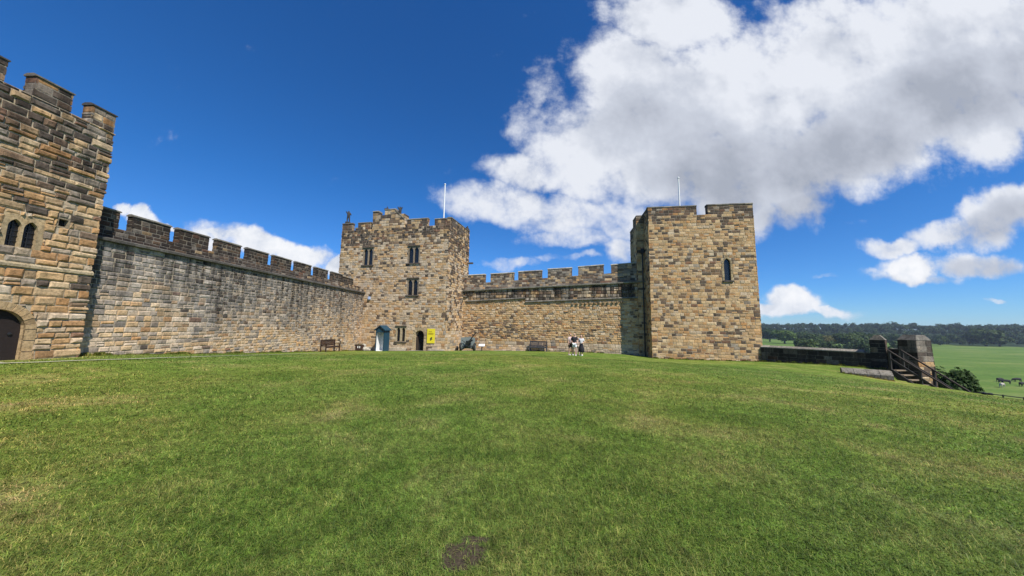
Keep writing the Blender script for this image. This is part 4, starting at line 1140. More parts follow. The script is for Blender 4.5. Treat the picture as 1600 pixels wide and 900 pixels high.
for s in (-1, 1):
    c = (s * .70, -.12, .40); ro = Matrix.Rotation(R(90), 3, 'Y') @ Matrix.Rotation(0, 3, 'Z')
    ro = Matrix.Rotation(R(90) + s * .08, 3, 'Y')
    wh = empty('wheel_hub', (0, 0, 0), None, None)
    bpy.data.objects.remove(wh)
    m_ = MB(Xg); m_.lathe([(.23, -.1), (.37, -.09), (.40, -.04), (.40, .04), (.37, .09), (.23, .1)], c=c, n=24, rot=ro); w_ = m_.build('wheel', RUBBER, ge, smooth=False)
    m_ = MB(Xg); m_.lathe([(.03, -.115), (.08, -.13), (.1, -.105), (.22, -.104), (.22, .104), (.1, .105), (.08, .13), (.03, .115)], c=c, n=20, rot=ro); m_.build('rim', GUNGREY, w_)
m_ = MB(Xg); m_.tube([(-.62, -.1, .4), (.62, -.1, .4)], .05); m_.box((.1, -.1, .5), (.16, .2, .18), bev=.03); m_.box((-.02, -.28, .72), (.13, .12, .3), bev=.03); m_.build('carriage', GUNDARK, ge)
m_ = MB(Xg); m_.bar((-.1, -.2, .42), (-.8, .55, .08), .12, .12); m_.bar((.1, -.2, .42), (.5, .7, .08), .12, .12); m_.bar((-.45, -.1, .95), (-.05, -.15, .6), .05, .05); m_.build('trail', GUNDARK, ge)
m_ = MB(Xg); d0 = Vector((-.05, -.3, .62)); dd = Vector((.62, -.25, .80)).normalized()
m_.tube([d0 - dd * .15, d0 + dd * .25, d0 + dd * .6, d0 + dd * .62, d0 + dd * 1.45, d0 + dd * 1.46, d0 + dd * 1.6], [.10, .11, .09, .055, .045, .075, .075], n=12); m_.build('barrel', GUNDARK, ge)
m_ = MB(Xg); p0 = d0 + Vector((.04, 0, -.13)); m_.bar(p0, p0 + dd * .85, .16, .12); m_.box(tuple(d0 + Vector((.14, -.1, .25))), (.07, .06, .09), bev=.015); m_.build('cradle', GUNDARK, ge)
m_ = MB(Xg); m_.lathe([(.02, -.07), (.2, -.06), (.22, 0), (.2, .06), (.02, .07)], c=(-1.12, .1, .24), n=16, rot=Matrix.Rotation(R(80), 3, 'Y')); m_.bar((-.55, .1, .35), (-1.12, .1, .24), .05, .05); m_.build('spare_wheel', RUBBER, ge)

# ================================================================== PEOPLE
def mat_cloth(n, c): return plain(n, c, .85, var=.12, scale=8, bump=.2)
PK = mat_cloth('pale_pink_cloth', (.62, .47, .44)); WHC = mat_cloth('white_cloth', (.72, .71, .70)); BKC = mat_cloth('black_cloth', (.018, .017, .022))
BRN = mat_cloth('brown_hair', (.035, .02, .014)); REDH = mat_cloth('auburn_hair', (.16, .05, .04)); DKB = mat_cloth('dark_brown_cloth', (.05, .028, .022)); BGC = mat_cloth('beige_cloth', (.42, .36, .3))
def person(px, py, Y, H, rot, label, top, bottom, hair, legwear='shorts', bag=None, stride=.12, armpose=(0, 0), longhair=False):
    P_ = atY(px, py, Y); z = gz(P_.x, P_.y); X = frame_mat(P_.x, P_.y, z, rot, H / 1.72); s = H / 1.72
    e_ = empty('person', (P_.x, P_.y, z), label, 'person', 'people standing on the lawn')
    ar, al = armpose
    def arm(sd, k): # shoulder, elbow, wrist, hand ; k=0 hanging, 1 forearm forward
        return [(sd * .17, 0, 1.38), (sd * .22, .01, 1.10), (sd * (.22 - .08 * k), -.03 - .2 * k, .86 + .2 * k), (sd * (.21 - .1 * k), -.05 - .26 * k, .78 + .3 * k)]
    A, B = arm(1, ar), arm(-1, al)
    V = [(0, 0, .93), (0, .0, 1.12), (0, 0, 1.34), (0, 0, 1.46), (0, -.02, 1.55), (0, -.015, 1.62), (0, 0, 1.69)] + A + B + \
        [(.09, 0, .88), (.10, -stride * .4, .48), (.10, -stride + .03, .09), (.11, -stride - .12, .03), (-.09, 0, .88), (-.10, stride * .4, .48), (-.10, stride, .09), (-.11, stride - .14, .03)]
    Ed = [(0, 1), (1, 2), (2, 3), (3, 4), (4, 5), (5, 6), (2, 7), (7, 8), (8, 9), (9, 10), (2, 11), (11, 12), (12, 13), (13, 14), (0, 15), (15, 16), (16, 17), (17, 18), (0, 19), (19, 20), (20, 21), (21, 22)]
    Rr = [(.14, .10), (.12, .09), (.15, .095), (.05, .05), (.075, .085), (.082, .095), (.05, .06)] + [.055, .042, .032, .035] * 2 + [.085, .055, .038, .034] * 2
    rad = [tuple(q * s for q in (r_ if hasattr(r_, '__len__') else (r_, r_))) for r_ in Rr]
    body = skin_fig('body', [X @ Vector(v) for v in V], Ed, rad, SKIN, e_, sub=2)
    # top
    Vt = [(0, 0, .92), (0, 0, 1.13), (0, 0, 1.35), A[0], tuple(Vector(A[0]).lerp(Vector(A[1]), .75)), B[0], tuple(Vector(B[0]).lerp(Vector(B[1]), .75))]
    skin_fig('top', [X @ Vector(v) for v in Vt], [(0, 1), (1, 2), (2, 3), (3, 4), (2, 5), (5, 6)], [(.17 * s, .13 * s), (.15 * s, .12 * s), (.17 * s, .12 * s), .075 * s, .068 * s, .075 * s, .068 * s], top, e_, sub=2)
    if legwear == 'skirt':
        m_ = MB(X); m_.lathe([(.13, 1.0), (.17, .86), (.22, .6), (.26, .3), (.24, .29), (.15, .8)], n=18); m_.build('skirt', bottom, e_, smooth=True)
    else:
        k = .45 if legwear == 'shorts' else .98
        def l(a, b, c): 
            if k < .5: return [a, tuple(Vector(a).lerp(Vector(b), .75))]
            return [a, b, tuple(Vector(b).lerp(Vector(c), .95))]
        La, Lb = l(V[15], V[16], V[17]), l(V[19], V[20], V[21])
        Vb = [(0, 0, .96)] + La + Lb; n = len(La)
        Eb = [(0, 1)] + [(i, i + 1) for i in range(1, n)] + [(0, n + 1)] + [(i, i + 1) for i in range(n + 1, 2 * n)]
        rl = [.115, .10] if n == 2 else [.105, .078, .06]
        skin_fig('shorts' if k < .5 else 'trousers', [X @ Vector(v) for v in Vb], Eb, [(.15 * s, .12 * s)] + [q * s for q in rl] * 2, bottom, e_, sub=2)
    # hair
    Vh = [(0, .02, 1.66), (0, .05, 1.6)] + ([(0, .09, 1.5), (0, .1, 1.32)] if longhair else [(0, .06, 1.54)])
    skin_fig('hair', [X @ Vector(v) for v in Vh], [(i, i + 1) for i in range(len(Vh) - 1)], [(.09 * s, .095 * s), (.095 * s, .08 * s)] + ([(.08 * s, .05 * s), (.05 * s, .03 * s)] if longhair else [(.06 * s, .05 * s)]), hair, e_, sub=2)
    m_ = MB(X)
    for q in (V[18], V[22]): m_.box((q[0], q[1] + .04, .04), (.045, .13, .04), bev=.02)
    m_.build('shoes', WHC, e_)
    if bag:
        m_ = MB(X); m_.box(bag, (.14, .07, .18), bev=.04); m_.build('bag', BKC, e_)
    # face
    m_ = MB(X)
    for sx_ in (-1, 1): m_.box((sx_ * .032, -.112, 1.605), (.012, .006, .006))
    m_.box((0, -.11, 1.55), (.022, .005, .004)); m_.build('face_features', DKB, e_)
    return e_
person(891.5, 556, 26.2, 1.70, R(25), 'person in a pale pink top with a black bag, standing nearest the slatted bench', PK, DKB, BRN, 'shorts', bag=(.18, -.06, 1.02), armpose=(.5, .1), stride=.1)
person(897.8, 557, 26.0, 1.74, R(-15), 'dark haired person in a black top and white shorts', BKC, WHC, BRN, 'shorts', armpose=(.3, .6), stride=.16)
person(908.5, 556, 26.4, 1.62, R(-30), 'auburn haired person in a white top and long black skirt', WHC, BKC, REDH, 'skirt', armpose=(.9, .8), longhair=True, stride=.08)
person(903.2, 556, 27.0, 1.42, R(10), 'smaller person in beige clothes standing behind the others', BGC, BGC, BRN, 'trousers', armpose=(0, 0), stride=.1)

HAZE_D = 0.00013
EXPO = 0.4
# ================================================================== GROUND
def build_ground():
    rs = [0.0, .4]
    while rs[-1] < 4500: rs.append(rs[-1] + max(.12, rs[-1] * .017))
    rs = np.array(rs[1:])
    az = np.concatenate([np.radians(np.arange(-70, 42, .8)), np.radians(np.arange(42, 75, .3)), np.radians(np.arange(75, 290, 3.0))])
    nr, na = len(rs), len(az)
    Rg, Ag = np.meshgrid(rs, az, indexing='ij')
    X = Rg * np.sin(Ag); Y = Rg * np.cos(Ag); Z = height(X, Y)
    V = np.stack([X, Y, Z], -1).reshape(-1, 3)
    V = np.vstack([V, [[0, 0, hz(0, 0)]]])
    i, j = np.meshgrid(np.arange(nr - 1), np.arange(na), indexing='ij'); j2 = (j + 1) % na
    Fq = np.stack([i * na + j, (i + 1) * na + j, (i + 1) * na + j2, i * na + j2], -1).reshape(-1, 4)
    faces = [tuple(f) for f in Fq.tolist()] + [(nr * na, k, (k + 1) % na) for k in range(na)]
    me = bpy.data.meshes.new('ground'); me.from_pydata(V.tolist(), [], faces)
    me.polygons.foreach_set('use_smooth', [True] * len(faces)); me.update()
    o = bpy.data.objects.new('ground', me); COL.objects.link(o); tag(o, kind='structure')
    return o
def lawn_color(nt, P, L):
    """returns a colour socket: turf with straw-coloured and lush patches"""
    P2 = scaled(nt, P, (1, 1, .2))
    a = noise_n(nt, P2, .55, 7, .62, .6)
    ra = ramp(nt, [(.26, (.084, .140, .020)), (.42, (.114, .170, .027)), (.54, (.150, .196, .038)), (.64, (.21, .22, .062)), (.78, (.30, .27, .12))])
    L.new(a, ra.inputs[0])
    b = noise_n(nt, P2, 3.3, 6, .65)
    rb = ramp(nt, [(.3, g(.62)), (.5, g(.94)), (.7, g(1.24))]); L.new(b, rb.inputs[0])
    c = mul(nt, ra.outputs[0], rb.outputs[0])
    d = noise_n(nt, P2, .09, 3, .5)
    rd = ramp(nt, [(.35, (.80, .95, .85)), (.65, (1.2, 1.08, 1.0))]); L.new(d, rd.inputs[0])
    e = noise_n(nt, P2, 13, 5, .6)
    re2 = ramp(nt, [(.36, g(.66)), (.5, g(1)), (.64, g(1.3))]); L.new(e, re2.inputs[0]); c = mul(nt, c, re2.outputs[0])
    return mul(nt, c, rd.outputs[0])
def dry_mask(nt, P, L):
    """1 inside the worn spots, by distance to each spot's centre"""
    out = None
    for (px, py, rx, ry) in ((724, 865, .185, .15), (743, 843, .12, .05), (710, 884, .13, .06)):
        h_ = hit(px, py)
        s = N(nt, 'ShaderNodeVectorMath', operation='SUBTRACT'); L.new(P, s.inputs[0]); s.inputs[1].default_value = h_
        m_ = N(nt, 'ShaderNodeVectorMath', operation='MULTIPLY'); L.new(s.outputs[0], m_.inputs[0]); m_.inputs[1].default_value = (1 / rx, 1 / ry, 0)
        l = N(nt, 'ShaderNodeVectorMath', operation='LENGTH'); L.new(m_.outputs[0], l.inputs[0])
        nz = noise_n(nt, P, 16, 5, .7); ad = N(nt, 'ShaderNodeMath', operation='MULTIPLY_ADD'); L.new(nz, ad.inputs[0]); ad.inputs[1].default_value = 1.6; L.new(l.outputs['Value'], ad.inputs[2])
        r_ = N(nt, 'ShaderNodeMapRange'); r_.inputs[1].default_value = 1.9; r_.inputs[2].default_value = 1.55; L.new(ad.outputs[0], r_.inputs[0])
        if out is None: out = r_.outputs[0]
        else:
            mx = N(nt, 'ShaderNodeMath', operation='MAXIMUM'); L.new(out, mx.inputs[0]); L.new(r_.outputs[0], mx.inputs[1]); out = mx.outputs[0]
    return out
gm, nt, nn, L, b = new_mat('turf')
geo = N(nt, 'ShaderNodeNewGeometry'); P_ = geo.outputs['Position']
c = lawn_color(nt, P_, L)
fn = noise_n(nt, scaled(nt, P_, (1, 1, .3)), 34, 6, .8); rf = ramp(nt, [(.3, g(.35)), (.5, g(1)), (.66, g(2.1))]); L.new(fn, rf.inputs[0]); c = mul(nt, c, rf.outputs[0], .85)
soil = mul(nt, (.085, .066, .042), rf.outputs[0], .5)
c = mul(nt, c, soil, dry_mask(nt, P_, L), 'MIX')
# meadow below the castle mound
sx = N(nt, 'ShaderNodeSeparateXYZ'); L.new(P_, sx.inputs[0])
mr = N(nt, 'ShaderNodeMapRange'); mr.inputs[1].default_value = -3; mr.inputs[2].default_value = -9; L.new(sx.outputs['Z'], mr.inputs[0])
mn_ = noise_n(nt, scaled(nt, P_, (1, 2.2, 1)), .022, 8, .62); rm = ramp(nt, [(.3, (.070, .135, .022)), (.5, (.10, .165, .03)), (.62, (.14, .19, .045)), (.75, (.2, .22, .07))]); L.new(mn_, rm.inputs[0])
mn2 = noise_n(nt, P_, .6, 6, .7); rm2 = ramp(nt, [(.3, g(.75)), (.7, g(1.2))]); L.new(mn2, rm2.inputs[0])
c = mul(nt, c, mul(nt, rm.outputs[0], rm2.outputs[0]), mr.outputs[0], 'MIX')
ln_ = N(nt, 'ShaderNodeVectorMath', operation='LENGTH'); L.new(P_, ln_.inputs[0])
fm = N(nt, 'ShaderNodeMapRange'); fm.inputs[1].default_value = 775; fm.inputs[2].default_value = 800; L.new(ln_.outputs['Value'], fm.inputs[0])
c = mul(nt, c, (.022, .04, .016), fm.outputs[0], 'MIX')
L.new(c, b.inputs['Base Color']); b.inputs['Roughness'].default_value = 1; b.inputs['Specular IOR Level'].default_value = .1
bp = N(nt, 'ShaderNodeBump'); bp.inputs['Strength'].default_value = .9; bp.inputs['Distance'].default_value = .05
bn = noise_n(nt, scaled(nt, P_, (1, 1, .3)), 18, 8, .75); L.new(bn, bp.inputs['Height']); L.new(bp.outputs[0], b.inputs['Normal'])
gr = build_ground(); gr.data.materials.append(gm)

# ------------------------------------------------------------------ grass blades
def build_grass():
    parts = []
    def ring(r0, r1, dens, hmin, hmax, wid, a0=-66, a1=68):
        a0, a1 = math.radians(a0), math.radians(a1)
        n = int(dens * (a1 - a0) / 2 * (r1 * r1 - r0 * r0))
        rr = np.sqrt(rng.uniform(r0 * r0, r1 * r1, n)); aa = rng.uniform(a0, a1, n)
        x, y = rr * np.sin(aa), rr * np.cos(aa)
        return x, y, rr, hmin, hmax, wid
    specs = [(1.7, 3.2, 12000, .012, .032, .0034), (3.2, 5, 6500, .012, .034, .0042), (5, 8, 2600, .014, .036, .006), (8, 13, 900, .016, .036, .010), (13, 24, 200, .018, .036, .017)]
    soilc = [(hit(724, 865), .185, .15), (hit(743, 843), .12, .05), (hit(710, 884), .13, .06)]
    VV = []; CC = []; FF = []; base = 0
    for sp_ in specs:
        x, y, rr, hmin, hmax, wid = ring(*sp_)
        keep = (poly_sd(x, y) <= 0) & (x > -15.4 + .037 * (y - 12.3) * 0) & (y < 30)
        for (c_, rx, ry) in soilc:
            d = np.hypot((x - c_.x) / rx, (y - c_.y) / ry); keep &= (d > .9 + .35 * np.sin(x * 61 + y * 37)) | (rng.random(len(x)) < .14)
        x, y = x[keep], y[keep]; n = len(x)
        z = height(x, y)
        h = rng.uniform(hmin, hmax, n) * np.where(rng.random(n) < .07, 2.1, 1)
        clump_ = .75 + .5 * (np.sin(x * 3.1 + 1.3 * np.sin(y * 2.3)) * np.sin(y * 2.7 + x) * .5 + .5); h = h * clump_
        ang = rng.uniform(0, 2 * np.pi, n); lean = rng.uniform(.5, 2.6, n); w = wid * rng.uniform(.6, 1.3, n)
        dx, dy = np.cos(ang), np.sin(ang); px, py = -dy, dx
        p0 = np.stack([x - px * w / 2, y - py * w / 2, z - .003], -1); p1 = np.stack([x + px * w / 2, y + py * w / 2, z - .003], -1)
        mx = x + dx * h * lean * .35; my = y + dy * h * lean * .35; mz = z + h * .62
        p2 = np.stack([mx + px * w * .4, my + py * w * .4, mz], -1); p3 = np.stack([mx - px * w * .4, my - py * w * .4, mz], -1)
        p4 = np.stack([x + dx * h * lean, y + dy * h * lean, z + h * np.clip(1.05 - lean * .30, .28, 1)], -1)
        VV.append(np.stack([p0, p1, p2, p3, p4], 1).reshape(-1, 3))
        k = rng.random(n); dryp = .5 + .5 * np.sin(x * .9 + 2 * np.sin(y * .6)) * np.sin(y * 1.1 - x * .5)
        dry = (k < .13 + .26 * dryp)
        col = np.where(dry[:, None], np.array([2.6, 1.8, 2.6]) * rng.uniform(.6, 1.1, (n, 1)), np.array([1, 1, 1]) * rng.uniform(.65, 1.45, (n, 1)) * np.stack([rng.uniform(.85, 1.2, n), np.ones(n), rng.uniform(.7, 1.3, n)], -1))
        CC.append(np.repeat(np.concatenate([col, np.ones((n, 1))], 1), 5, axis=0))
        q = base + np.arange(n) * 5
        FF.append(np.stack([q, q + 1, q + 2, q + 3, q + 3, q + 2, q + 4], -1)); base += 5 * n
    def at_wall(a, b_, n, off, hmax, wid):
        nonlocal base
        t = rng.random(n); o_ = rng.exponential(off, n); a = np.array(a); b_ = np.array(b_); d = (b_ - a) / np.hypot(*(b_ - a)); nn_ = np.array([d[1], -d[0]])
        t = np.mod(t + .02 * np.sin(t * 90), 1)
        x = a[0] + (b_ - a)[0] * t + nn_[0] * (o_ + .03); y = a[1] + (b_ - a)[1] * t + nn_[1] * (o_ + .03); z = height(x, y)
        h = hmax * rng.uniform(.3, 1, n) * (.35 + .65 * np.clip(np.sin(t * 47 + np.sin(t * 131)) + .3, 0, 1)); ang = rng.uniform(0, 6.28, n); w = wid * rng.uniform(.6, 1.2, n)
        dx, dy = np.cos(ang), np.sin(ang); px, py = -dy, dx; l = rng.uniform(.1, .7, n)
        p0 = np.stack([x - px * w / 2, y - py * w / 2, z - .02], -1); p1 = np.stack([x + px * w / 2, y + py * w / 2, z - .02], -1)
        p2 = np.stack([x + dx * h * l * .3 + px * w * .4, y + dy * h * l * .3 + py * w * .4, z + h * .6], -1); p3 = np.stack([x + dx * h * l * .3 - px * w * .4, y + dy * h * l * .3 - py * w * .4, z + h * .6], -1)
        p4 = np.stack([x + dx * h * l, y + dy * h * l, z + h], -1)
        VV.append(np.stack([p0, p1, p2, p3, p4], 1).reshape(-1, 3)); k = rng.uniform(.6, 1.3, n); c_ = np.stack([k * rng.uniform(.9, 1.6, n), k, k * .9, np.ones(n)], -1); CC.append(np.repeat(c_, 5, axis=0))
        q = base + np.arange(n) * 5; FF.append(np.stack([q, q + 1, q + 2, q + 3, q + 3, q + 2, q + 4], -1)); base += 5 * n
    end = lambda O, d, w: (O[0] + d[0] * w, O[1] + d[1] * w)
    at_wall(LW0, end(LW0, LD, WL), 26000, .05, .16, .012)
    at_wall(RT0, end(RT0, RD, WR), 9000, .06, .16, .018)
    at_wall(end(MO, ml, 8), end(MO, ml, 15.6), 5000, .06, .16, .018)
    at_wall(lO, end(lO, ld, LLn), 6000, .06, .2, .018)
    at_wall((b0.x, b0.y), end((b0.x, b0.y), bd, bl), 2500, .04, .12, .015)
    V = np.vstack(VV).astype(np.float32); Cc = np.vstack(CC).astype(np.float32); Fi = np.vstack(FF).astype(np.int32)
    nb = len(Fi)
    me = bpy.data.meshes.new('grass'); me.vertices.add(len(V)); me.vertices.foreach_set('co', V.ravel())
    me.loops.add(nb * 7); me.loops.foreach_set('vertex_index', Fi.ravel())
    me.polygons.add(nb * 2)
    ls = (np.arange(nb)[:, None] * 7 + np.array([0, 4])).ravel().astype(np.int32); me.polygons.foreach_set('loop_start', ls)
    at = me.color_attributes.new('Col', 'FLOAT_COLOR', 'POINT'); at.data.foreach_set('color', Cc.ravel())
    me.update(calc_edges=True); me.validate()
    o = bpy.data.objects.new('grass', me); COL.objects.link(o)
    tag(o, 'short mown green lawn grass with dry straw coloured blades', 'grass', kind='stuff')
    print('blades', nb)
    m, nt, nn, L, b = new_mat('grass_blade')
    geo = N(nt, 'ShaderNodeNewGeometry'); at = N(nt, 'ShaderNodeAttribute', attribute_name='Col')
    c = mul(nt, lawn_color(nt, geo.outputs['Position'], L), at.outputs['Color'])
    L.new(c, b.inputs['Base Color']); b.inputs['Roughness'].default_value = .55; b.inputs['Specular IOR Level'].default_value = .25
    tr = N(nt, 'ShaderNodeBsdfTranslucent'); L.new(c, tr.inputs['Color']); mx = N(nt, 'ShaderNodeMixShader'); mx.inputs[0].default_value = .3
    L.new(b.outputs[0], mx.inputs[1]); L.new(tr.outputs[0], mx.inputs[2]); L.new(mx.outputs[0], nn['Material Output'].inputs['Surface'])
    me.materials.append(m)
build_grass()

# ------------------------------------------------------------------ paths
def strip(name, pts, w, mat, lift=.015, label=None, cat=None):
    V = []; F_ = []
    for i, p in enumerate(pts):
        a = pts[max(i - 1, 0)]; b_ = pts[min(i + 1, len(pts) - 1)]; t = (Vector(b_[:2]) - Vector(a[:2])).normalized(); n = Vector((-t.y, t.x))
        for s in (-1, 1):
            x, y = p[0] + n.x * s * w / 2, p[1] + n.y * s * w / 2; V.append((x, y, hz(x, y) + lift))
    for i in range(len(pts) - 1): F_.append((2 * i, 2 * i + 1, 2 * i + 3, 2 * i + 2))
    me = bpy.data.meshes.new(name); me.from_pydata(V, [], F_); me.materials.append(mat)
    o = bpy.data.objects.new(name, me); COL.objects.link(o); tag(o, kind='structure'); return o
pa = [hit(x, y) for x, y in ((-60, 572), (0, 569), (60, 567), (120, 564.5), (200, 562), (300, 558.5), (420, 555), (508, 552))]
fine = []
for a, b_ in zip(pa[:-1], pa[1:]):
    for k in range(12): fine.append(a.lerp(b_, k / 12))
fine.append(pa[-1])
strip('path', fine, .15, CONC, .03)
pv = [hit(x, 547.5) for x in (578, 600, 640, 690, 712)]
fine = [Vector(P3(CO, CD, CN, u, 0, .45)) for u in np.linspace(3.3, WC + .3, 24)]
strip('pavement', fine, .8, CONC, .03)
fine = [Vector(P3(MO, ml, mn, u, 0, .35)) for u in np.linspace(.3, 12.5, 24)]
strip('pavement', fine, .55, CONC, .03)
dp_ = [Vector(P3(LT_O, LD, LN, u, 0, .45)) for u in np.linspace(TW - 4.6, TW - 2.1, 10)]
strip('doorstep_paving', dp_, .7, CONC, .03)

# low rail on the edge of the lawn
cr = [(1508, 612), (1530, 613.5), (1560, 617), (1600, 622), (1640, 628)]
pts = []
ys_ = [16.9, 16.2, 15.0, 13.2, 11.8]
pts = [atY(x, y, Y) for (x, y), Y in zip(cr, ys_)]
re_ = empty('edge_rail', tuple(pts[1]), 'thin black rail on short posts along the far lawn edge', 'rail')
m_ = MB(); m_.tube([tuple(p) for p in pts], .02, n=6); m_.build('rail', BLACKP, re_)
for p in [pts[0].lerp(pts[1], .3), pts[1].lerp(pts[2], .35), pts[2].lerp(pts[3], .2), pts[3], pts[4]]:
    m_ = MB(); m_.tube([(p.x, p.y, p.z - .75), (p.x, p.y, p.z + .03)], .025, n=6); m_.build('post', BLACKP, re_)
m_ = MB()
for x in (1538, 1547):
    q = atY(x, 615.2 + (x - 1538) * .12, 15.9); m_.lathe([(.0, -.08), (.08, -.05), (.1, 0), (.08, .06), (0, .08)], c=tuple(q), n=10)
m_.build('rail_joint', BLACKP, re_)

# ================================================================== TREES
def leaf_mat(name, c0, c1, c2):
    m, nt, nn, L, b = new_mat(name)
    at = N(nt, 'ShaderNodeAttribute', attribute_name='Col'); oi = N(nt, 'ShaderNodeObjectInfo')
    sep = N(nt, 'ShaderNodeSeparateColor'); L.new(at.outputs['Color'], sep.inputs[0])
    r_ = ramp(nt, [(0, c0), (.5, c1), (1, c2)]); L.new(sep.outputs[0], r_.inputs[0])
    rr = ramp(nt, [(0, (.75, .85, .85)), (1, (1.25, 1.1, .9))]); L.new(oi.outputs['Random'], rr.inputs[0])
    c = mul(nt, r_.outputs[0], rr.outputs[0])
    L.new(c, b.inputs['Base Color']); b.inputs['Roughness'].default_value = .7; b.inputs['Specular IOR Level'].default_value = .2
    tr = N(nt, 'ShaderNodeBsdfTranslucent'); L.new(c, tr.inputs['Color']); mx = N(nt, 'ShaderNodeMixShader'); mx.inputs[0].default_value = .2
    L.new(b.outputs[0], mx.inputs[1]); L.new(tr.outputs[0], mx.inputs[2]); L.new(mx.outputs[0], nn['Material Output'].inputs['Surface'])
    return m
LEAF = leaf_mat('broadleaf', (.025, .05, .015), (.045, .08, .02), (.085, .13, .03))
LEAF_L = leaf_mat('bright_broadleaf', (.04, .08, .015), (.07, .13, .024), (.12, .2, .04))
LEAF_Y = leaf_mat('yellowing_leaf', (.06, .07, .02), (.11, .115, .035), (.17, .16, .06))
LEAF_D = leaf_mat('woodland_leaf', (.02, .042, .016), (.038, .072, .023), (.075, .12, .034))
BARK = plain('bark', (.07, .055, .04), .95, var=.4, scale=3, bump=.5)
def crown_np(cx, cy, cz, rx, rz, nq, q, lobes, rg, mode=0):
    """leafy quads over a set of lobes; returns verts, colours"""
    lc = []
    for i in range(lobes):
        a = rg.uniform(0, 2 * np.pi); e = rg.uniform(-.35, 1.0); k = rg.uniform(.35, .68)
        lc.append((cx + rx * k * np.cos(a) * np.cos(e), cy + rx * k * np.sin(a) * np.cos(e), cz + rz * k * np.sin(e) * 1.1, rg.uniform(.38, .6)))
    lc.append((cx, cy, cz, .72)); lc = np.array(lc)
    li = rg.integers(0, len(lc), nq)
    d = rg.normal(size=(nq, 3)); d /= np.linalg.norm(d, axis=1, keepdims=True)
    rad = rg.uniform(.72, 1.04, nq) ** 1 * (1 + .12 * np.sin(d[:, 0] * 9 + li) * np.sin(d[:, 2] * 8 + li * 2))
    P = lc[li, :3] + d * (rad * lc[li, 3])[:, None] * np.array([rx, rx, rz])
    # orientation: roughly facing out with strong jitter
    nrm = d + rg.normal(size=(nq, 3)) * .55 + np.array([0, 0, .25]); nrm /= np.linalg.norm(nrm, axis=1, keepdims=True)
    t = np.cross(nrm, rg.normal(size=(nq, 3))); t /= np.linalg.norm(t, axis=1, keepdims=True); bt = np.cross(nrm, t)
    s = (q * rg.uniform(.5, 1.2, nq))[:, None]
    V = np.stack([P - t * s - bt * s * .6, P + t * s - bt * s * .6, P + t * s * .7 + bt * s * .7, P - t * s * .7 + bt * s * .7], 1).reshape(-1, 3)
    c = np.clip(rg.normal(.45, .22, nq) + rg.normal(0, .15, len(lc))[li], 0, 1)
    C_ = np.repeat(np.stack([c, c, c, np.ones(nq)], -1), 4, axis=0)
    return V, C_
def np_mesh(name, V, C_, mat):
    n = len(V) // 4; me = bpy.data.meshes.new(name); me.vertices.add(len(V)); me.vertices.foreach_set('co', V.astype(np.float32).ravel())
    me.loops.add(n * 4); me.loops.foreach_set('vertex_index', np.arange(n * 4, dtype=np.int32)); me.polygons.add(n)
    me.polygons.foreach_set('loop_start', (np.arange(n) * 4).astype(np.int32))
    at = me.color_attributes.new('Col', 'FLOAT_COLOR', 'POINT'); at.data.foreach_set('color', C_.astype(np.float32).ravel())
    me.update(calc_edges=True); me.materials.append(mat); return me
def make_tree_mesh(seed, mat, nq=3600, q=.5, wide=1.0):
    """unit tree: 10 m tall"""
    rg = np.random.default_rng(seed)
    V, C_ = crown_np(0, 0, 5.0, 4.9 * wide, 4.6, nq, q, 11, rg); V[:, 2] = np.maximum(V[:, 2], .3)
    cm = np_mesh('crown', V, C_, mat)
    m_ = MB(); m_.tube([(0, 0, -1), (.05, 0, 1.2), (0, .1, 3.5), (.1, 0, 6)], [.5, .36, .28, .1], n=9)
    rd = random.Random(seed)
    for i in range(7):
        a = rd.uniform(0, 6.28); z0 = rd.uniform(2, 4.5); l = rd.uniform(1.8, 3.2)
        m_.tube([(0, 0, z0), (math.cos(a) * l * .5, math.sin(a) * l * .5, z0 + l * .5), (math.cos(a) * l, math.sin(a) * l, z0 + l * .8)], [.16, .1, .04], n=6)
    t = m_.build('trunk', BARK); tm = t.data; bpy.data.objects.remove(t)
    return cm, tm
KINDS = {'d': make_tree_mesh(1, LEAF), 'd2': make_tree_mesh(2, LEAF, wide=1.25), 'l': make_tree_mesh(3, LEAF_L), 'y': make_tree_mesh(4, LEAF_Y, wide=1.2)}
def tree(px, base_y, top_y, kind, label, wide=1.0, name='broadleaf_tree', dist=None, group='trees in the meadow below the castle'):
    P_ = hit(px, base_y) if dist is None else atY(px, base_y, dist)
    if dist is not None: P_.z = hz(P_.x, P_.y)
    t = atY(px, top_y, P_.y); H = max(2, t.z - P_.z)
    e_ = empty(name, tuple(P_), label, 'tree', group)
    cm, tm = KINDS[kind]
    for nm, me in (('trunk', tm), ('crown', cm)):
        o = bpy.data.objects.new(nm, me); COL.objects.link(o); o.parent = e_
    e_.rotation_euler[2] = (px * 1.7) % 6.28; e_.scale = (H / 10 * wide, H / 10 * wide, H / 10)
    return e_
tree(1226, 537, 514, 'l', 'round bright green tree standing alone in the meadow beside the right tower', 1.35)
tree(1203, 534, 512, 'd', 'dark green tree partly behind the edge of the right tower', 1.1)
tree(1250, 537, 518, 'd2', 'low dark tree just right of the round bright green tree', 1.1)
tree(1272, 543, 521, 'd', 'dark bushy tree behind the low wall, left of the yellowing trees', 1.1)
tree(1290, 542, 523, 'y', 'yellowish tree above the middle of the low wall, tinged with dry leaves', 1.1)
tree(1303, 541, 522.5, 'y', 'brownish yellow tree between its dark green neighbour and the paler yellowish tree', 1.0)
tree(1262, 548, 528, 'd', 'dark shrubby tree nearest behind the low wall, below the bright green tree', 1.4)
tree(1325, 545, 519, 'd2', 'broad dark green tree behind the low wall, left of the piers', 1.2)
tree(1348, 544, 517.5, 'd', 'tall dark tree behind the low wall, close to the narrow pier', 1.15)
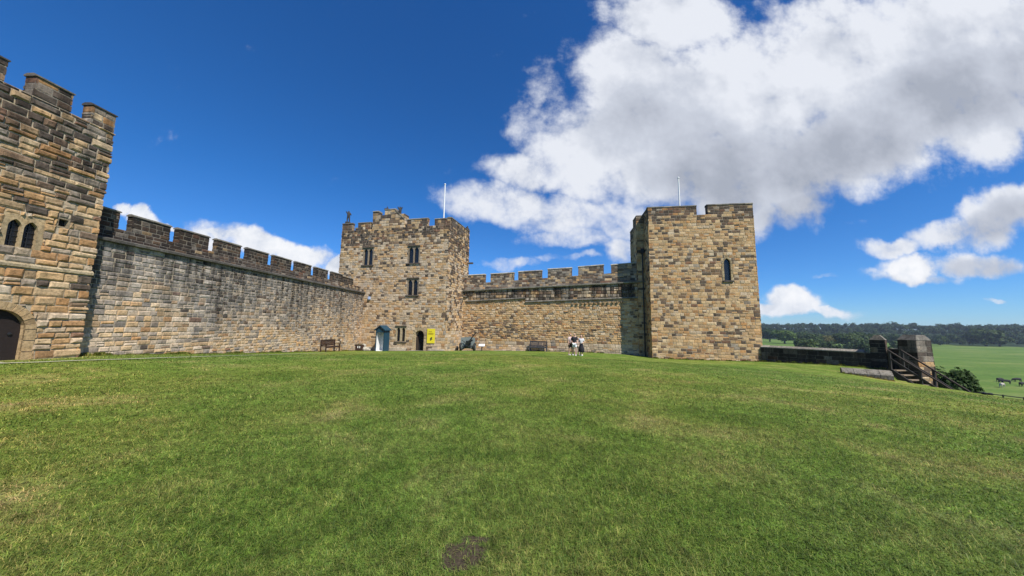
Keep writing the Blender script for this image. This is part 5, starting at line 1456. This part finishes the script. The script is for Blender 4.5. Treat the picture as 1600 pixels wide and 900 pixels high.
tree(1368, 544, 521, 'd2', 'dark green tree directly behind the narrow pier', 1.1)
tree(1400, 541, 522, 'd', 'dark tree seen in the gap between the two stone piers', 1.2)
tree(1541, 541, 513, 'd2', 'large dark spreading tree in front of the wood beyond the open field', 1.25)
tree(1562, 541.5, 523, 'd', 'low dark tree at the open end of the wood edge', 1.6)
# ivy-covered tree top just below the lawn edge
def bush():
    c = atY(1491, 606, 24.0); rg = np.random.default_rng(9); zb_ = hz(c.x, c.y)
    topz = atY(1487, 573, 24).z; rx = (atY(1527, 600, 24).x - atY(1461, 600, 24).x) / 2
    V, C_ = crown_np(c.x, c.y, topz - 2.25, rx * .83, 1.95, 18000, .09, 26, rg)
    V[:, 2] = np.maximum(V[:, 2], zb_ - .2) if False else V[:, 2]
    e_ = empty('round_bush', (c.x, c.y, zb_), 'dense rounded dark green bush just beyond the lawn edge, behind the handrails', 'bush')
    V = V - np.array([c.x, c.y, zb_]); me = np_mesh('foliage', V, C_, leaf_mat('bush_leaf', (.035, .065, .018), (.06, .105, .026), (.10, .15, .04))); o = bpy.data.objects.new('foliage', me); COL.objects.link(o); o.parent = e_
    V2, C2 = crown_np(0, 0, topz - 2.5 - zb_, rx * .72, 1.7, 4000, .16, 8, rg); me2 = np_mesh('inner_foliage', V2, C2, LEAF_D); o2 = bpy.data.objects.new('inner_foliage', me2); COL.objects.link(o2); o2.parent = e_
    m_ = MB(); m_.tube([(c.x, c.y, zb_ - .3), (c.x + .1, c.y, topz - 2.2)], [.3, .15], n=8); m_.build('trunk', BARK, e_)
bush()
# the wood: one mass of trees along the far side of the meadow
def wood(name, label, rows, seed, mat):
    rg = np.random.default_rng(seed); VV = []; CC = []
    for (x0, x1, D, hmin, hmax, step, nq) in rows:
        a0 = math.atan2(ray(x0, 515).x, ray(x0, 515).y); a1 = math.atan2(ray(x1, 515).x, ray(x1, 515).y)
        n = int((a1 - a0) * D / step)
        for i in range(n):
            a = a0 + (a1 - a0) * (i + rg.uniform(-.4, .4)) / max(n - 1, 1); dd = D * (1 + rg.uniform(-.05, .05)); x, y = dd * math.sin(a), dd * math.cos(a)
            H = rg.uniform(hmin, hmax) * (1.18 if rg.random() < .12 else 1); z = hz(x, y)
            w = H * rg.uniform(.36, .5)
            V, C_ = crown_np(x, y, z + H * .5, w, H * .5, int(nq * 1.3), H * .07, 6, rg); C_[:, :3] = np.clip(C_[:, :3] + rg.normal(0, .14), 0, 1)
            VV.append(V); CC.append(C_)
    me = np_mesh(name, np.vstack(VV), np.vstack(CC), mat); o = bpy.data.objects.new(name, me); COL.objects.link(o); tag(o, label, 'wood', kind='stuff'); return o
wood('distant_woods', 'dark green wood covering the far hillside along the horizon', [(1120, 1720, 1330, 14, 19, 8, 230), (1120, 1720, 1200, 12, 17, 7.5, 230), (1120, 1720, 1080, 12, 16, 7, 230), (1120, 1720, 980, 11, 15, 6.5, 230), (1120, 1720, 890, 10, 15, 6.5, 230), (1120, 1590, 820, 9, 14, 6, 240)], 5, LEAF_D)
wood('wood_edge', 'nearer green tree belt along the far edge of the open field', [(1150, 1530, 775, 9, 15, 8, 300), (1330, 1500, 730, 7, 12, 8, 300), (1255, 1420, 560, 8, 13, 8, 340), (1255, 1390, 430, 7, 11, 7, 340), (1243, 1388, 330, 8, 12, 6, 420)], 6, LEAF)
# left of the castle nothing shows beyond the walls

# ================================================================== CATTLE
COWB = plain('black_hide', (.018, .016, .015), .8, var=.3, scale=2); COWW = plain('pale_hide', (.42, .38, .32), .8, var=.3, scale=2)
def make_cow(mat):
    V = [(0, 0, 1.05), (.45, 0, 1.08), (.85, 0, 1.15), (1.15, 0, 1.05), (1.42, 0, .62), (1.62, 0, .32), (-.5, 0, 1.08), (-.78, 0, 1.12), (-.92, 0, .8), (-.95, 0, .45)]
    E_ = [(0, 1), (1, 2), (2, 3), (3, 4), (4, 5), (0, 6), (6, 7), (7, 8), (8, 9)]
    Rr = [.4, .4, .34, .22, .15, .1, .4, .28, .04, .03]
    for sx_, kx in ((.72, 2), (-.65, 6)):
        for sy_ in (-1, 1):
            b_ = len(V)
            if sx_ > 0: V += [(sx_, sy_ * .2, .75), (sx_ + .03, sy_ * .2, .4), (sx_, sy_ * .2, .02)]
            else: V += [(sx_, sy_ * .2, .8), (sx_ - .14, sy_ * .2, .42), (sx_ - .06, sy_ * .2, .02)]
            E_ += [(kx, b_), (b_, b_ + 1), (b_ + 1, b_ + 2)]; Rr += [.15, .075, .06]
    for s in (-1, 1):
        V.append((1.36, s * .2, .72)); E_.append((4, len(V) - 1)); Rr.append(.04)
    return skin_fig('grazing_cow', V, E_, Rr, mat, None, sub=1)
cb_ = make_cow(COWB); cwh = make_cow(COWW)
for i, (px, py, rot, src, lb) in enumerate(((1562.5, 597, 0, cb_, 'black cow grazing, the one standing farthest from the picture edge'), (1572.5, 600, 2.6, cb_, 'black cow just right of the black cow farthest out, heads turned apart'),
        (1566, 605.5, .3, cwh, 'pale cow grazing below the two black cows'), (1590.5, 597, 2.9, cb_, 'black cow farther back of the pair at the picture edge'), (1597, 604, .2, cb_, 'black cow nearer the lawn of the pair at the picture edge'))):
    o = src if src.get('used') is None else src.copy()
    if src.get('used'): COL.objects.link(o)
    src['used'] = 1
    P_ = hit(px, py); o.location = P_; o.rotation_euler[2] = rot; o.scale = (1.1,) * 3
    tag(o, lb, 'cow', 'cattle grazing in the meadow')
for q in list(bpy.data.objects):
    if 'used' in q.keys(): del q['used']

# ================================================================== HAZE
# ------------------------------------------------------------------ world
SUNV = SUN
el = math.asin(SUNV.z); azs = math.atan2(SUNV.x, SUNV.y)
w = bpy.data.worlds.new('World'); SC.world = w; w.use_nodes = True
nt = w.node_tree; L = nt.links; bg = nt.nodes['Background']
sky = N(nt, 'ShaderNodeTexSky'); sky.sky_type = 'NISHITA'; sky.sun_disc = False; sky.sun_elevation = el; sky.sun_rotation = azs
sky.altitude = 800; sky.air_density = .9; sky.dust_density = .25; sky.ozone_density = 4.0
tc = N(nt, 'ShaderNodeTexCoord'); D = tc.outputs['Generated']
sep = N(nt, 'ShaderNodeSeparateXYZ'); L.new(D, sep.inputs[0])
ym = N(nt, 'ShaderNodeMath', operation='MAXIMUM'); L.new(sep.outputs['Y'], ym.inputs[0]); ym.inputs[1].default_value = .05
dv1 = N(nt, 'ShaderNodeMath', operation='DIVIDE'); L.new(sep.outputs['X'], dv1.inputs[0]); L.new(ym.outputs[0], dv1.inputs[1])
dv2 = N(nt, 'ShaderNodeMath', operation='DIVIDE'); L.new(sep.outputs['Z'], dv2.inputs[0]); L.new(ym.outputs[0], dv2.inputs[1])
cmb = N(nt, 'ShaderNodeCombineXYZ'); L.new(dv1.outputs[0], cmb.inputs[0]); L.new(dv2.outputs[0], cmb.inputs[1]); ST = cmb.outputs[0]
# warp for ragged edges
wn = N(nt, 'ShaderNodeTexNoise'); wn.inputs['Scale'].default_value = 5; wn.inputs['Detail'].default_value = 7; wn.inputs['Roughness'].default_value = .58; L.new(ST, wn.inputs['Vector'])
ws_ = N(nt, 'ShaderNodeVectorMath', operation='SUBTRACT'); L.new(wn.outputs['Color'], ws_.inputs[0]); ws_.inputs[1].default_value = (.5, .5, .5)
wsc = N(nt, 'ShaderNodeVectorMath', operation='MULTIPLY'); L.new(ws_.outputs[0], wsc.inputs[0]); wsc.inputs[1].default_value = (.20, .14, 0)
wa = N(nt, 'ShaderNodeVectorMath', operation='ADD'); L.new(ST, wa.inputs[0]); L.new(wsc.outputs[0], wa.inputs[1]); WST = wa.outputs[0]
def st_of(px, py):
    d = ray(px, py); return d.x / d.y, d.z / d.y
def blob(px, py, rx, ry, rot, wgt, vec=None):
    s, t = st_of(px, py); vec = vec or WST
    m_ = N(nt, 'ShaderNodeMapping'); m_.vector_type = 'TEXTURE'; L.new(vec, m_.inputs['Vector'])
    m_.inputs['Location'].default_value = (s, t, 0); m_.inputs['Rotation'].default_value = (0, 0, R(rot)); m_.inputs['Scale'].default_value = (rx / F_PX, ry / F_PX, 1)
    l = N(nt, 'ShaderNodeVectorMath', operation='LENGTH'); L.new(m_.outputs[0], l.inputs[0])
    r_ = N(nt, 'ShaderNodeMapRange'); r_.interpolation_type = 'SMOOTHSTEP'; r_.inputs[1].default_value = 1.45; r_.inputs[2].default_value = .35; r_.inputs[3].default_value = 0; r_.inputs[4].default_value = wgt
    L.new(l.outputs['Value'], r_.inputs[0]); return r_.outputs[0]
def madd(a, b_, op='ADD'):
    m_ = N(nt, 'ShaderNodeMath', operation=op)
    for s, v in zip(m_.inputs, (a, b_)):
        if hasattr(v, 'is_linked'): L.new(v, s)
        else: s.default_value = v
    return m_.outputs[0]
def union(lst):
    out = None
    for q in lst: out = q if out is None else madd(out, q, 'MAXIMUM')
    return out
BIG = [(1010, 130, 150, 100, -25, 1), (1140, 150, 240, 130, 0, 1), (1020, 230, 200, 110, 0, 1), (1320, 110, 290, 130, 10, 1), (1520, 60, 280, 140, 15, 1), (1180, 270, 180, 85, 8, 1), (1380, 200, 280, 90, 22, 1), (1600, 160, 230, 85, 24, 1), (1060, 30, 130, 75, -10, 1), (1330, 30, 160, 60, 0, .8), (1160, 320, 120, 60, 30, .9), (1750, 20, 300, 200, 0, 1), (930, 250, 150, 80, -15, .85)]
MID = [(840, 265, 100, 45, 5, .8), (790, 322, 130, 38, -8, .75), (880, 335, 130, 40, 0, .68), (970, 340, 80, 50, 0, .7), (890, 372, 90, 24, 0, .6), (975, 388, 36, 28, 0, .75), (815, 190, 34, 70, -20, .5), (850, 120, 40, 60, -20, .38), (960, 20, 50, 40, 0, .5),
       (1560, 335, 110, 42, 24, .95), (1470, 362, 70, 26, 10, .85), (1400, 383, 60, 17, 8, .8), (1650, 320, 100, 55, 10, .9), (1530, 410, 75, 22, -3, .7), (1430, 428, 95, 12, 0, .5),
       (800, 415, 70, 9, 4, .5), (880, 405, 60, 8, 4, .5), (1340, 345, 35, 10, 10, .4), (1560, 474, 22, 5, 0, .55),(1300, 432, 40, 6, 8, .45)]
PUF = [(1425, 418, 46, 26, 5, 1), (1235, 472, 50, 20, -3, 1), (1215, 486, 60, 16, 0, 1), (1290, 487, 60, 11, -8, .75), (225, 336, 30, 15, -12, 1), (265, 350, 22, 8, -20, .8), (195, 330, 14, 12, 0, .8),
       (400, 375, 80, 20, -12, .95), (470, 392, 60, 20, -15, .9), (350, 365, 40, 12, -10, .85), (330, 370, 60, 30, -15, .7), (522, 412, 22, 14, 15, 1.1), (545, 420, 25, 25, 0, 1)]
mask = union([blob(*q) for q in BIG + MID + PUF])
fn1 = N(nt, 'ShaderNodeTexNoise'); fn1.inputs['Scale'].default_value = 7.5; fn1.inputs['Detail'].default_value = 10; fn1.inputs['Roughness'].default_value = .62; L.new(ST, fn1.inputs['Vector'])
dens = madd(mask, madd(madd(fn1.outputs['Fac'], -.5), 1.5, 'MULTIPLY'))
fn2 = N(nt, 'ShaderNodeTexNoise'); fn2.inputs['Scale'].default_value = 3.4; fn2.inputs['Detail'].default_value = 7; fn2.inputs['Roughness'].default_value = .55; L.new(ST, fn2.inputs['Vector'])
al = N(nt, 'ShaderNodeMapRange'); al.interpolation_type = 'SMOOTHSTEP'; al.inputs[1].default_value = .21; al.inputs[2].default_value = .86; L.new(dens, al.inputs[0])
front = N(nt, 'ShaderNodeMapRange'); front.inputs[1].default_value = .05; front.inputs[2].default_value = .15; L.new(sep.outputs['Y'], front.inputs[0])
alpha = madd(al.outputs[0], front.outputs[0], 'MULTIPLY')
up = N(nt, 'ShaderNodeMapRange'); up.inputs[1].default_value = .0; up.inputs[2].default_value = .02; L.new(sep.outputs['Z'], up.inputs[0]); alpha = madd(alpha, up.outputs[0], 'MULTIPLY')
# thickness shading: thick undersides grey, lit rims and puffs bright
grey = union([blob(1290, 250, 260, 60, 22, .85, ST), blob(1150, 265, 190, 75, 5, .75, ST), blob(1480, 150, 260, 75, 22, .85, ST), blob(1050, 200, 170, 90, 0, .5, ST), blob(1560, 345, 100, 30, 20, .6, ST), blob(1520, 420, 90, 18, 0, .5, ST), blob(1430, 437, 70, 9, 0, .7, ST), blob(1250, 330, 90, 40, 20, .8, ST),blob(1560, 60, 200, 60, 15, .4, ST)])
gn = madd(grey, madd(madd(fn2.outputs['Fac'], -.5), 1.7, 'MULTIPLY'))
gn = madd(gn, madd(madd(fn1.outputs['Fac'], -.5), -1.1, 'MULTIPLY'))
cr_ = ramp(nt, [(0, (.80, .83, .90)), (.35, (.60, .64, .73)), (.75, (.47, .505, .59)), (1, (.395, .43, .51))]); L.new(gn, cr_.inputs[0])
pf_ = union([blob(*q) for q in PUF])
pn = ramp(nt, [(.36, (.60, .65, .75)), (.5, (.84, .87, .93)), (.62, (.96, .97, 1.0))]); L.new(fn1.outputs['Fac'], pn.inputs[0])
puffc = mul(nt, cr_.outputs[0], pn.outputs[0], pf_, 'MIX')
CL = N(nt, 'ShaderNodeVectorMath', operation='SCALE'); L.new(puffc, CL.inputs[0]); CL.inputs['Scale'].default_value = 11.0
tz = ramp(nt, [(0, (.78, 1.10, 1.42)), (.10, (.52, 1.02, 1.55)), (.35, (.33, 1.0, 1.62)), (1, (.27, .95, 1.7))]); L.new(sep.outputs['Z'], tz.inputs[0])
skyc = mul(nt, sky.outputs[0], tz.outputs[0], 1.0)
fin = mul(nt, skyc, CL.outputs[0], alpha, 'MIX')
L.new(fin, bg.inputs['Color']); bg.inputs['Strength'].default_value = .07
sun_d = bpy.data.lights.new('sun', 'SUN'); sun_d.energy = 4.9; sun_d.angle = R(.5); sun_d.color = (1, .95, .87)
so = bpy.data.objects.new('sun', sun_d); COL.objects.link(so); so.rotation_euler = SUNV.to_track_quat('Z', 'Y').to_euler(); so.location = (30, -40, 60)
# haze
hm = bpy.data.materials.new('haze_air'); hm.use_nodes = True; hn = hm.node_tree
hn.nodes.remove(hn.nodes['Principled BSDF']); pv_ = hn.nodes.new('ShaderNodeVolumePrincipled'); pv_.inputs['Density'].default_value = HAZE_D; pv_.inputs['Color'].default_value = (.72, .83, 1, 1); pv_.inputs['Anisotropy'].default_value = .2
hn.links.new(pv_.outputs[0], hn.nodes['Material Output'].inputs['Volume'])
if HAZE_D > 0:
    m_ = MB(); m_.box((0, 0, 9), (4600, 4600, 34)); ho = m_.build('haze', hm); tag(ho, 'thin pale air haze over the far woods', 'haze', kind='stuff')

SC.view_settings.view_transform = 'Standard'; SC.view_settings.look = 'None'; SC.view_settings.exposure = EXPO; SC.view_settings.gamma = 1; SC.view_settings.use_curve_mapping = False
SC.render.engine = 'CYCLES'; SC.cycles.use_denoising = True
SC.cycles.max_bounces = 6; SC.cycles.diffuse_bounces = 3; SC.cycles.volume_bounces = 0; SC.cycles.transparent_max_bounces = 6
SC.render.resolution_x = 1024; SC.render.resolution_y = 576
